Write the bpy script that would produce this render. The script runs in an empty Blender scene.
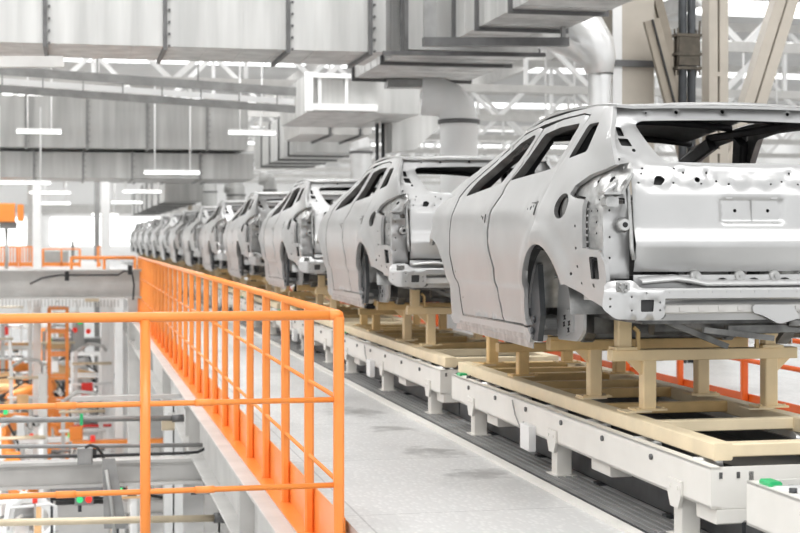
import bpy, math, random
from mathutils import Vector, Matrix
from mathutils.geometry import delaunay_2d_cdt
random.seed(7)
C = bpy.context.scene.collection
PI = math.pi

# ------------------------------------------------------------------ camera
FPX = 1500.0
TH = math.atan(324 / FPX)
EYE = Vector((0, 0, 1.5))
FW = Vector((math.sin(TH), math.cos(TH), 0))
RT = Vector((math.cos(TH), -math.sin(TH), 0))
def P(px, py, d):
    """point that stands d metres in front of the viewpoint"""
    return EYE + FW * d + RT * ((px - 400) / FPX * d) + Vector((0, 0, (239 - py) / FPX * d))
def PY(px, py, Y):
    u = (px - 400) / FPX
    c, s = math.cos(TH), math.sin(TH)
    X = (u * Y * c + Y * s) / (c - u * s)
    d = Y * c + X * s
    return Vector((X, Y, 1.5 - (py - 239) * d / FPX))
cam = bpy.data.cameras.new('camera')
cam.sensor_width = 36
cam.lens = 36 * FPX / 800
cam.shift_y = -27.5 / 800
cam.clip_end = 600
cam.dof.use_dof = True
cam.dof.focus_distance = 8.6
cam.dof.aperture_fstop = 3.6
co = bpy.data.objects.new('camera', cam)
co.location = EYE
co.rotation_euler = (PI / 2, 0, -TH)
C.objects.link(co)
bpy.context.scene.camera = co

# ------------------------------------------------------------------ materials
def mat(name, col, rough=.5, metal=0.0, noise=0.0, nscale=6.0, emit=None, bump=0.0, bscale=60.0, spec=.5):
    m = bpy.data.materials.new(name); m.use_nodes = True
    nt = m.node_tree; b = nt.nodes['Principled BSDF']
    b.inputs['Base Color'].default_value = (*col, 1)
    b.inputs['Roughness'].default_value = rough
    b.inputs['Metallic'].default_value = metal
    b.inputs['Specular IOR Level'].default_value = spec
    tc = nt.nodes.new('ShaderNodeTexCoord')
    if noise > 0:
        n = nt.nodes.new('ShaderNodeTexNoise'); n.inputs['Scale'].default_value = nscale
        n.inputs['Detail'].default_value = 5
        nt.links.new(tc.outputs['Object'], n.inputs['Vector'])
        r = nt.nodes.new('ShaderNodeValToRGB')
        r.color_ramp.elements[0].position = .35; r.color_ramp.elements[1].position = .68
        r.color_ramp.elements[0].color = (*[c * (1 - noise) for c in col], 1)
        r.color_ramp.elements[1].color = (*[min(1, c * (1 + noise * .35)) for c in col], 1)
        nt.links.new(n.outputs['Fac'], r.inputs['Fac'])
        nt.links.new(r.outputs['Color'], b.inputs['Base Color'])
    if bump > 0:
        n2 = nt.nodes.new('ShaderNodeTexNoise'); n2.inputs['Scale'].default_value = bscale
        nt.links.new(tc.outputs['Object'], n2.inputs['Vector'])
        bp = nt.nodes.new('ShaderNodeBump'); bp.inputs['Strength'].default_value = bump
        bp.inputs['Distance'].default_value = .01
        nt.links.new(n2.outputs['Fac'], bp.inputs['Height'])
        nt.links.new(bp.outputs['Normal'], b.inputs['Normal'])
    if emit is not None:
        b.inputs['Emission Color'].default_value = (*emit[0], 1)
        b.inputs['Emission Strength'].default_value = emit[1]
    return m
M = {}
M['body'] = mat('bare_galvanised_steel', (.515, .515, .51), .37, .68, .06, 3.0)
M['inner'] = mat('shaded_inner_steel', (.20, .20, .195), .5, .6, .35, 9)  # same steel as the skin, with interior shade put into the colour
M['hollow'] = mat('shade_dark_steel', (.035, .035, .036), .6, .2, .3, 12)  # near-black colour stands for the shade inside the body and in slots
M['zinc'] = mat('zinc_stamping', (.50, .50, .49), .32, .8, .3, 14)
M['under'] = mat('underbody_steel', (.17, .17, .165), .45, .7, .45, 10)
M['black'] = mat('black_rubber', (.012, .012, .013), .5)
M['clampb'] = mat('dark_bronze_steel', (.10, .085, .065), .5, .4, .3, 12)
M['orange'] = mat('orange_gloss_paint', (.93, .30, .06), .32, 0, .06, 5)
M['orange_dark'] = mat('orange_red_paint', (.80, .13, .015), .4, 0, .1, 5)
M['cream'] = mat('cream_paint', (.84, .71, .49), .42, 0, .10, 5)
M['sand'] = mat('sand_yellow_paint', (.83, .65, .385), .42, 0, .12, 5)
M['ochre'] = mat('ochre_paint', (.76, .53, .24), .45, 0, .18, 6)
M['conveyor'] = mat('offwhite_paint', (.80, .78, .73), .38, 0, .05, 4)
M['dark'] = mat('dark_grey_steel', (.075, .08, .085), .42, .5, .3, 6)
M['grey'] = mat('grey_steel', (.30, .30, .295), .45, .3, .2, 5)
M['galv'] = mat('galvanised_duct', (.56, .56, .545), .42, .30, .26, 1.2)
_nt = M['galv'].node_tree
_mp = _nt.nodes.new('ShaderNodeMapping'); _mp.inputs['Scale'].default_value = (2.8, 2.8, .22)
_nz = [n_ for n_ in _nt.nodes if n_.type == 'TEX_NOISE'][0]; _tc = [n_ for n_ in _nt.nodes if n_.type == 'TEX_COORD'][0]
_nt.links.new(_tc.outputs['Object'], _mp.inputs['Vector']); _nt.links.new(_mp.outputs['Vector'], _nz.inputs['Vector'])
M['galv_dark'] = mat('duct_flange_steel', (.14, .14, .14), .5, .5, .25, 6)
M['silver'] = mat('bright_spiral_duct', (.78, .78, .77), .30, .55, .10, 3)
M['white'] = mat('white_steel_paint', (.84, .84, .83), .45, 0, .04, 3)
M['beam'] = mat('light_grey_paint', (.56, .55, .53), .45, 0, .12, 3)
M['beige'] = mat('beige_column_paint', (.50, .455, .39), .5, 0, .08, 3)
M['brown'] = mat('brown_beige_paint', (.32, .28, .225), .5, 0, .12, 4)
M['brass'] = mat('brass_tinted_pipe', (.68, .58, .42), .3, .3, .15, 4)
M['tan'] = mat('tan_machine_paint', (.80, .50, .25), .45, 0, .15, 4)
M['red'] = mat('red_plastic', (.75, .03, .02), .35)
M['green'] = mat('green_plastic', (.03, .45, .16), .35)
M['greenlamp'] = mat('green_signal_lamp', (.05, .7, .25), .3, emit=((.02, .6, .12), .6))
M['redlamp'] = mat('red_signal_lamp', (.8, .05, .03), .3, emit=((.8, .02, .01), .5))
M['tube'] = mat('lit_tube', (.95, .95, .95), .4, emit=((1, 1, .98), 5.0))
M['sky'] = mat('skylight_panel', (.9, .9, .9), .5, emit=((1, 1, 1), 3.2))
M['deck'] = mat('roof_deck', (.62, .62, .62), .6, 0, .05, 1)
M['wallp'] = mat('white_wall_panel', (.86, .86, .85), .6, 0, .03, .5)
M['lowfloor'] = mat('hall_floor', (.66, .66, .65), .4, 0, .12, .7)

def walkway_mat():
    m = bpy.data.materials.new('tread_plate_floor'); m.use_nodes = True
    nt = m.node_tree; b = nt.nodes['Principled BSDF']; N = nt.nodes.new; L = nt.links.new
    tc = N('ShaderNodeTexCoord')
    n1 = N('ShaderNodeTexNoise'); n1.inputs['Scale'].default_value = 1.15; n1.inputs['Detail'].default_value = 6
    mp = N('ShaderNodeMapping'); mp.inputs['Scale'].default_value = (1, .55, 1)
    L(tc.outputs['Object'], mp.inputs['Vector']); L(mp.outputs['Vector'], n1.inputs['Vector'])
    r = N('ShaderNodeValToRGB')
    r.color_ramp.elements[0].position = .30; r.color_ramp.elements[0].color = (.56, .56, .55, 1)
    r.color_ramp.elements[1].position = .52; r.color_ramp.elements[1].color = (.76, .76, .75, 1)
    L(n1.outputs['Fac'], r.inputs['Fac'])
    # plate joints and small tread pattern
    br = N('ShaderNodeTexBrick'); br.inputs['Scale'].default_value = 1
    br.offset = 0; br.inputs['Brick Width'].default_value = 1.5; br.inputs['Row Height'].default_value = 2.0
    br.inputs['Mortar Size'].default_value = .006
    br.inputs['Color1'].default_value = (1, 1, 1, 1); br.inputs['Color2'].default_value = (.95, .95, .95, 1)
    br.inputs['Mortar'].default_value = (.68, .68, .68, 1)
    L(tc.outputs['Object'], br.inputs['Vector'])
    mx = N('ShaderNodeMix'); mx.data_type = 'RGBA'; mx.blend_type = 'MULTIPLY'; mx.inputs[0].default_value = 1
    L(r.outputs['Color'], mx.inputs[6]); L(br.outputs['Color'], mx.inputs[7])
    ch = N('ShaderNodeTexVoronoi'); ch.inputs['Scale'].default_value = 34
    mp2 = N('ShaderNodeMapping'); mp2.inputs['Scale'].default_value = (1, .45, 1)
    L(tc.outputs['Object'], mp2.inputs['Vector']); L(mp2.outputs['Vector'], ch.inputs['Vector'])
    r3 = N('ShaderNodeValToRGB')
    r3.color_ramp.elements[0].position = .12; r3.color_ramp.elements[0].color = (1, 1, 1, 1)
    r3.color_ramp.elements[1].position = .5; r3.color_ramp.elements[1].color = (.86, .86, .86, 1)
    L(ch.outputs['Distance'], r3.inputs['Fac'])
    mx2 = N('ShaderNodeMix'); mx2.data_type = 'RGBA'; mx2.blend_type = 'MULTIPLY'; mx2.inputs[0].default_value = 1
    L(mx.outputs[2], mx2.inputs[6]); L(r3.outputs['Color'], mx2.inputs[7])
    # two scuffed wear patches
    last = mx2.outputs[2]
    for (cx, cy, sx, sy) in ((2.47, 10.3, .20, .30), (2.38, 12.8, .24, .42), (2.50, 9.25, .22, .22), (2.45, 11.6, .2, .22)):
        mp3 = N('ShaderNodeMapping'); mp3.vector_type = 'TEXTURE'
        mp3.inputs['Location'].default_value = (cx, cy, 0); mp3.inputs['Scale'].default_value = (sx, sy, 1)
        ng = N('ShaderNodeTexNoise'); ng.inputs['Scale'].default_value = 5; ng.inputs['Detail'].default_value = 8
        L(tc.outputs['Object'], ng.inputs['Vector'])
        va = N('ShaderNodeVectorMath'); va.operation = 'MULTIPLY_ADD'
        va.inputs[1].default_value = (.7, .7, 0); 
        L(ng.outputs['Color'], va.inputs[0]); L(tc.outputs['Object'], va.inputs[2])
        vb = N('ShaderNodeVectorMath'); vb.operation = 'SUBTRACT'; vb.inputs[1].default_value = (.35, .35, 0)
        L(va.outputs[0], vb.inputs[0]); L(vb.outputs[0], mp3.inputs['Vector'])
        ln = N('ShaderNodeVectorMath'); ln.operation = 'LENGTH'; L(mp3.outputs['Vector'], ln.inputs[0])
        rr = N('ShaderNodeValToRGB'); rr.color_ramp.elements[0].position = .3
        rr.color_ramp.elements[0].color = (.55, .55, .55, 1); rr.color_ramp.elements[1].position = 1.0
        rr.color_ramp.elements[1].color = (1, 1, 1, 1)
        L(ln.outputs['Value'], rr.inputs['Fac'])
        m3 = N('ShaderNodeMix'); m3.data_type = 'RGBA'; m3.blend_type = 'MULTIPLY'; m3.inputs[0].default_value = 1
        L(last, m3.inputs[6]); L(rr.outputs['Color'], m3.inputs[7]); last = m3.outputs[2]
    L(last, b.inputs['Base Color'])
    b.inputs['Roughness'].default_value = .34
    b.inputs['Metallic'].default_value = .15
    bp = N('ShaderNodeBump'); bp.inputs['Strength'].default_value = .35; bp.inputs['Distance'].default_value = .004
    L(ch.outputs['Distance'], bp.inputs['Height']); L(bp.outputs['Normal'], b.inputs['Normal'])
    return m
M['walk'] = walkway_mat()
def hazard_mat():
    m = mat('black_and_white_strip', (.8, .8, .8), .5)
    nt = m.node_tree; w = nt.nodes.new('ShaderNodeTexWave'); w.inputs['Scale'].default_value = 1.5
    w.bands_direction = 'X'
    tc = nt.nodes.new('ShaderNodeTexCoord'); nt.links.new(tc.outputs['Object'], w.inputs['Vector'])
    r = nt.nodes.new('ShaderNodeValToRGB'); r.color_ramp.interpolation = 'CONSTANT'
    r.color_ramp.elements[0].color = (.03, .03, .03, 1); r.color_ramp.elements[1].color = (.85, .85, .8, 1)
    r.color_ramp.elements[1].position = .5
    nt.links.new(w.outputs['Fac'], r.inputs['Fac'])
    nt.links.new(r.outputs['Color'], nt.nodes['Principled BSDF'].inputs['Base Color'])
    return m
M['hazard'] = hazard_mat()

# ------------------------------------------------------------------ mesh builder
class MB:
    def __init__(s): s.v = []; s.f = []; s.sm = []; s.mi = []
    def add(s, vs, fs, smooth=False, mi=0):
        o = len(s.v); s.v += [tuple(v) for v in vs]
        for f in fs: s.f.append([i + o for i in f]); s.sm.append(smooth); s.mi.append(mi)
        return s
    def box(s, c, d, rot=None, ch=0.0, mi=0):
        """box by centre and size, with an optional chamfer on its long edges"""
        c = Vector(c); hx, hy, hz = d[0] / 2, d[1] / 2, d[2] / 2
        if ch <= 0:
            vs = [Vector((x * hx, y * hy, z * hz)) for x in (-1, 1) for y in (-1, 1) for z in (-1, 1)]
            fs = [(0, 1, 3, 2), (4, 6, 7, 5), (0, 4, 5, 1), (2, 3, 7, 6), (0, 2, 6, 4), (1, 5, 7, 3)]
        else:
            k = max(range(3), key=lambda i: d[i]); a, b = [(1, 2), (2, 0), (0, 1)][k]
            h = (hx, hy, hz); ha, hb, hk = h[a], h[b], h[k]
            ring = [(ha - ch, hb), (-ha + ch, hb), (-ha, hb - ch), (-ha, -hb + ch), (-ha + ch, -hb), (ha - ch, -hb), (ha, -hb + ch), (ha, hb - ch)]
            vs = []
            for sk in (-1, 1):
                for (p, q) in ring:
                    v = [0, 0, 0]; v[a] = p; v[b] = q; v[k] = sk * hk; vs.append(Vector(v))
            fs = [(i, (i + 1) % 8, 8 + (i + 1) % 8, 8 + i) for i in range(8)] + [tuple(range(7, -1, -1)), tuple(range(8, 16))]
        if rot is not None: vs = [rot @ v for v in vs]
        return s.add([v + c for v in vs], fs, False, mi)
    def b2(s, lo, hi, ch=0.0, mi=0):
        return s.box([(a + b) / 2 for a, b in zip(lo, hi)], [abs(b - a) for a, b in zip(lo, hi)], None, ch, mi)
    def bar(s, p, q, w, h, up=(0, 0, 1), ch=0.0, mi=0):
        p, q = Vector(p), Vector(q); d = q - p; z = d.normalized(); up = Vector(up)
        x = z.cross(up)
        if x.length < 1e-4: x = z.cross(Vector((0, 1, 0)))
        x.normalize(); y = x.cross(z)
        rot = Matrix((x, z, y)).transposed()
        return s.box((p + q) / 2, (w, d.length, h), rot, ch, mi)
    def tube(s, pts, r, n=10, caps=True, mi=0, closed=False):
        pts = [Vector(p) for p in pts]; m = len(pts)
        rs = r if isinstance(r, (list, tuple)) else [r] * m
        base = None; vs = []
        for i, p in enumerate(pts):
            if closed: t = pts[(i + 1) % m] - pts[i - 1]
            else: t = (pts[min(i + 1, m - 1)] - pts[max(i - 1, 0)])
            t.normalize()
            if base is None:
                a = Vector((0, 0, 1)) if abs(t.z) < .9 else Vector((1, 0, 0))
                base = t.cross(a).normalized()
            base = (base - t * base.dot(t)).normalized(); b2 = t.cross(base)
            for k in range(n):
                an = 2 * PI * k / n
                vs.append(p + base * (math.cos(an) * rs[i]) + b2 * (math.sin(an) * rs[i]))
        fs = []
        for i in range(m if closed else m - 1):
            j = (i + 1) % m
            for k in range(n):
                fs.append((i * n + k, i * n + (k + 1) % n, j * n + (k + 1) % n, j * n + k))
        s.add(vs, fs, True, mi)
        if caps and not closed:
            o = len(s.v) - m * n
            s.f.append([o + k for k in range(n - 1, -1, -1)]); s.sm.append(False); s.mi.append(mi)
            s.f.append([o + (m - 1) * n + k for k in range(n)]); s.sm.append(False); s.mi.append(mi)
        return s
    def prism(s, poly, a, axis, t, mi=0):
        """flat polygon (2-D) extruded by t along an axis; axis 'x': poly is (y,z); 'y': (x,z); 'z': (x,y)"""
        def mk(p, k):
            return {'x': (k, p[0], p[1]), 'y': (p[0], k, p[1]), 'z': (p[0], p[1], k)}[axis]
        n = len(poly)
        vs = [mk(p, a) for p in poly] + [mk(p, a + t) for p in poly]
        fs = [tuple(range(n - 1, -1, -1)), tuple(range(n, 2 * n))] + [(i, (i + 1) % n, n + (i + 1) % n, n + i) for i in range(n)]
        return s.add(vs, fs, False, mi)
    def build(s, name, m, parent=None, loc=None):
        me = bpy.data.meshes.new(name); me.from_pydata(s.v, [], s.f); 
        ms = m if isinstance(m, (list, tuple)) else [m]
        for x in ms: me.materials.append(x)
        me.polygons.foreach_set('use_smooth', s.sm)
        me.polygons.foreach_set('material_index', s.mi)
        me.update()
        import bmesh
        bm = bmesh.new(); bm.from_mesh(me); bmesh.ops.recalc_face_normals(bm, faces=bm.faces); bm.to_mesh(me); bm.free()
        o = bpy.data.objects.new(name, me); C.objects.link(o)
        if parent is not None: o.parent = parent
        if loc is not None: o.location = loc
        return o

def tag(o, label, cat, group=None, kind=None):
    if label: o['label'] = label
    if cat: o['category'] = cat
    if group: o['group'] = group
    if kind: o['kind'] = kind
    return o
def thing(name, loc, label, cat, group=None, rz=0):
    o = bpy.data.objects.new(name, None); C.objects.link(o)
    o.empty_display_size = .2
    o.location = loc; o.rotation_euler = (0, 0, rz)
    return tag(o, label, cat, group)
def struct(o): o['kind'] = 'structure'; return o
KIDS = {}
def kids(o): return [c for c in bpy.data.objects if c.parent == o]
def copy_tree(o, cache, parent=None):
    c = o.copy(); C.objects.link(c)
    if parent is not None: c.parent = parent
    for ch in cache.get(o.name, []): copy_tree(ch, cache, c)
    return c
def cache_tree(o):
    cc = {}
    def rec(x):
        cc[x.name] = kids(x)
        for k in cc[x.name]: rec(k)
    rec(o); return cc
ORD = ['nearest', 'second', 'third', 'fourth', 'fifth', 'sixth', 'seventh', 'eighth', 'ninth', 'tenth', 'eleventh', 'twelfth', 'thirteenth', 'fourteenth']

# ------------------------------------------------------------------ sheet panels
def chaikin(p, k=1):
    for _ in range(k):
        q = []
        for i in range(len(p)):
            a, b = p[i], p[(i + 1) % len(p)]
            q.append((a[0] * .75 + b[0] * .25, a[1] * .75 + b[1] * .25))
            q.append((a[0] * .25 + b[0] * .75, a[1] * .25 + b[1] * .75))
        p = q
    return p
def rounded(p, r=.03):
    """round polygon corners by cutting each with a small arc"""
    out = []; n = len(p)
    for i in range(n):
        a, b, c = Vector(p[i - 1]), Vector(p[i]), Vector(p[(i + 1) % n])
        u = a - b; v = c - b
        k = min(r, u.length * .45, v.length * .45)
        s_, e_ = b + u.normalized() * k, b + v.normalized() * k
        for t in (0, .33, .67, 1):
            q = s_ * (1 - t) ** 2 + b * 2 * t * (1 - t) + e_ * t * t
            out.append((q.x, q.y))
    return out
def resample(p, step, closed=True):
    out = []
    n = len(p)
    for i in range(n if closed else n - 1):
        a, b = p[i], p[(i + 1) % n]
        L = math.hypot(b[0] - a[0], b[1] - a[1]); k = max(1, int(math.ceil(L / step)))
        for j in range(k): out.append((a[0] + (b[0] - a[0]) * j / k, a[1] + (b[1] - a[1]) * j / k))
    if not closed: out.append(p[-1])
    return out
def inside(pt, poly):
    x, y = pt; c = False; n = len(poly); j = n - 1
    for i in range(n):
        xi, yi = poly[i]; xj, yj = poly[j]
        if (yi > y) != (yj > y) and x < (xj - xi) * (y - yi) / (yj - yi) + xi: c = not c
        j = i
    return c
def circ(x, y, r, n=10, sx=1, sy=1): return [(x + r * sx * math.cos(2 * PI * k / n), y + r * sy * math.sin(2 * PI * k / n)) for k in range(n)]
def rect(x0, y0, x1, y1): return [(x0, y0), (x1, y0), (x1, y1), (x0, y1)]
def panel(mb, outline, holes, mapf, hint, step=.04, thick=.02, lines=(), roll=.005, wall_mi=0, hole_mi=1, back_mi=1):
    """sheet with holes, pressed to a curved surface, with real thickness and a rolled rim"""
    loops = [resample(outline, step)] + [resample(h, step) for h in holes]
    vs = []; es = []
    for lp in loops:
        o = len(vs); vs += lp; es += [(o + i, o + (i + 1) % len(lp)) for i in range(len(lp))]
    nb = len(vs)
    for ln, cl in lines:
        lp = resample(ln, step, cl); o = len(vs); vs += lp
        m = len(lp); es += [(o + i, o + (i + 1) % m) for i in range(m if cl else m - 1)]
    xs = [p[0] for p in loops[0]]; ys = [p[1] for p in loops[0]]
    bucket = {}
    for p in vs: bucket.setdefault((int(p[0] // step), int(p[1] // step)), []).append(p)
    def near(p):
        a, b = int(p[0] // step), int(p[1] // step)
        for i in (-1, 0, 1):
            for j in (-1, 0, 1):
                for q in bucket.get((a + i, b + j), ()):
                    if (p[0] - q[0]) ** 2 + (p[1] - q[1]) ** 2 < (step * .55) ** 2: return True
        return False
    y = min(ys) + step / 2; r = 0
    while y < max(ys):
        x = min(xs) + (step / 2 if r % 2 else step)
        while x < max(xs):
            p = (x, y)
            if inside(p, loops[0]) and not any(inside(p, h) for h in loops[1:]) and not near(p): vs.append(p)
            x += step
        y += step * .87; r += 1
    res = delaunay_2d_cdt([Vector(p) for p in vs], es, [], 0, 1e-5)
    ov, of, orig = res[0], res[2], res[3]
    tris = []
    for f in of:
        c = sum((ov[i] for i in f), Vector((0, 0))) / len(f)
        if inside((c.x, c.y), loops[0]) and not any(inside((c.x, c.y), h) for h in loops[1:]): tris.append(tuple(f))
    cnt = {}
    for f in tris:
        for i in range(len(f)):
            e = (f[i], f[(i + 1) % len(f)]); cnt[tuple(sorted(e))] = cnt.get(tuple(sorted(e)), 0) + 1
    bset = set(); bedges = []
    for f in tris:
        for i in range(len(f)):
            e = (f[i], f[(i + 1) % len(f)])
            if cnt[tuple(sorted(e))] == 1: bset |= set(e); bedges.append(e)
    hint = Vector(hint); e_ = .004
    pos = []; nor = []
    for v in ov:
        p = mapf(v.x, v.y)
        du = mapf(v.x + e_, v.y) - mapf(v.x - e_, v.y); dv = mapf(v.x, v.y + e_) - mapf(v.x, v.y - e_)
        n = du.cross(dv)
        n = n.normalized() if n.length > 1e-12 else hint.copy()
        if n.dot(hint) < 0: n = -n
        pos.append(p); nor.append(n)
    front = [pos[i] - nor[i] * (roll if i in bset else 0) for i in range(len(pos))]
    back = [pos[i] - nor[i] * thick for i in range(len(pos))]
    flip = 0
    for f in tris[:40]:
        n = (pos[f[1]] - pos[f[0]]).cross(pos[f[2]] - pos[f[0]]); flip += 1 if n.dot(nor[f[0]]) > 0 else -1
    T = tris if flip > 0 else [tuple(reversed(f)) for f in tris]
    mb.add(front, T, True, 0)
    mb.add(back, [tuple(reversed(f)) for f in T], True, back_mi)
    o = len(mb.v)
    hs = [set() for _ in holes]
    wv = []; wf = []; wm = []
    for (a, b) in bedges:
        if flip <= 0: a, b = b, a
        k = len(wv); wv += [front[a], front[b], back[b], back[a]]
        wf.append((k, k + 3, k + 2, k + 1))
        mid = ((ov[a].x + ov[b].x) / 2, (ov[a].y + ov[b].y) / 2)
        ishole = any(min((q[0] - ov[a].x) ** 2 + (q[1] - ov[a].y) ** 2 for q in lp) < 1e-8 for lp in loops[1:])
        wm.append(hole_mi if ishole else wall_mi)  # opening walls take the darker material as painted shade
    for f, m_ in zip(wf, wm):
        mb.add([wv[i] for i in f], [(0, 1, 2, 3)], False, m_)
    return mb
def build_raw(mb, name, ms, parent):
    """like MB.build but keeps the normals as made"""
    me = bpy.data.meshes.new(name); me.from_pydata(mb.v, [], mb.f)
    for x in ms: me.materials.append(x)
    me.polygons.foreach_set('use_smooth', mb.sm); me.polygons.foreach_set('material_index', mb.mi); me.update()
    o = bpy.data.objects.new(name, me); C.objects.link(o); o.parent = parent
    return o
def lerp_tab(tab, t):
    if t <= tab[0][0]: return tab[0][1]
    for (a, va), (b, vb) in zip(tab, tab[1:]):
        if t <= b:
            k = (t - a) / (b - a); return va + (vb - va) * k
    return tab[-1][1]
def smooth_tab(tab, t, h=.035):
    return (lerp_tab(tab, t - h) + 2 * lerp_tab(tab, t) + lerp_tab(tab, t + h)) / 4
def sstep(a, b, x):
    k = max(0, min(1, (x - a) / (b - a))); return k * k * (3 - 2 * k)

# ------------------------------------------------------------------ the car body
WZ = [(-.08, .845), (.02, .868), (.14, .876), (.235, .878), (.262, .898), (.30, .906), (.45, .922), (.60, .926), (.70, .918), (.745, .905), (.80, .885), (.86, .862), (.93, .832), (1.0, .800), (1.15, .748), (1.27, .698), (1.34, .66)]
def bw(y, z):
    zz = z - .025 * max(0, 2.2 - y) / 2.2
    w = smooth_tab(WZ, zz, .014)
    if z > .9 and y > 1.2: w -= .09 * sstep(1.2, 3.0, y) * sstep(.9, 1.2, z)
    if y < .7: w -= (.10 if z < .9 else .10 - .07 * sstep(.9, 1.1, z)) * ((.7 - y) / .7) ** 2
    if y > 3.3: w -= .30 * ((y - 3.3) / 1.15) ** 2
    # flared wheel arches
    for (cy, cz) in ((.86, .12), (3.50, .12)):
        r = math.hypot(y - cy, (z - cz))
        if z > -.1: w += .030 * sstep(.56, .43, r)
    # haunch over the rear wheel
    w += .012 * math.exp(-((y - .9) / .45) ** 2 - ((z - .62) / .10) ** 2)
    return w
def smap(sg, off=0.0): return lambda y, z: Vector((sg * (bw(y, z) - off), y, z))
RZ = [(-.2, 1.20), (.2, 1.285), (.5, 1.315), (1.0, 1.338), (1.6, 1.345), (2.1, 1.318), (2.45, 1.26)]
def rmap(x, y): return Vector((x, y, smooth_tab(RZ, y, .12) - (.014 + .045 * sstep(1.1, 2.4, y)) * (x / .66) ** 2 - .006 * (x / .66) ** 6))
GZ = [(.0, .075), (.30, .055), (.36, .03), (.42, .01), (.50, -.010), (.525, -.018), (.595, .020), (.62, .026), (.78, .042), (.86, .055), (.92, .075), (.95, .10), (1.0, .13), (1.19, .262), (1.22, .268), (1.30, .285)]
def gy(x, z):
    y = smooth_tab(GZ, z, .010)
    y += .10 * (abs(x) / .8) ** 3.2
    return y
def plate_dep(x, z):
    dx = max(abs(x) - .188, 0); inner = min(.188 - abs(x), .066 - abs(z - .702))
    d = .011 * sstep(0, .007, inner)
    for sx in (-.095, .095):
        d -= .006 * sstep(.03, .015, math.hypot(x - sx, z - .702))
    # notched top and bottom edges
    return d * 1.15
def gmap(x, z):
    y = gy(x, z) + plate_dep(x, z)
    if .80 < z < .925:
        y += .010 * sstep(.922, .910, z) * sstep(.795, .810, z) * sstep(.60, .57, abs(x))
        for sx in (-.50, -.30, -.06, .1, .30, .50):
            y -= .010 * sstep(.050, .028, math.hypot((x - sx) * .8, z - .865))
    return Vector((x, y, z))

def arcpts(cy, cz, r, a0, a1, n=14, sy=1.0):
    return [(cy + r * sy * math.cos(math.radians(a0 + (a1 - a0) * k / n)), cz + r * math.sin(math.radians(a0 + (a1 - a0) * k / n))) for k in range(n + 1)]

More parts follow.
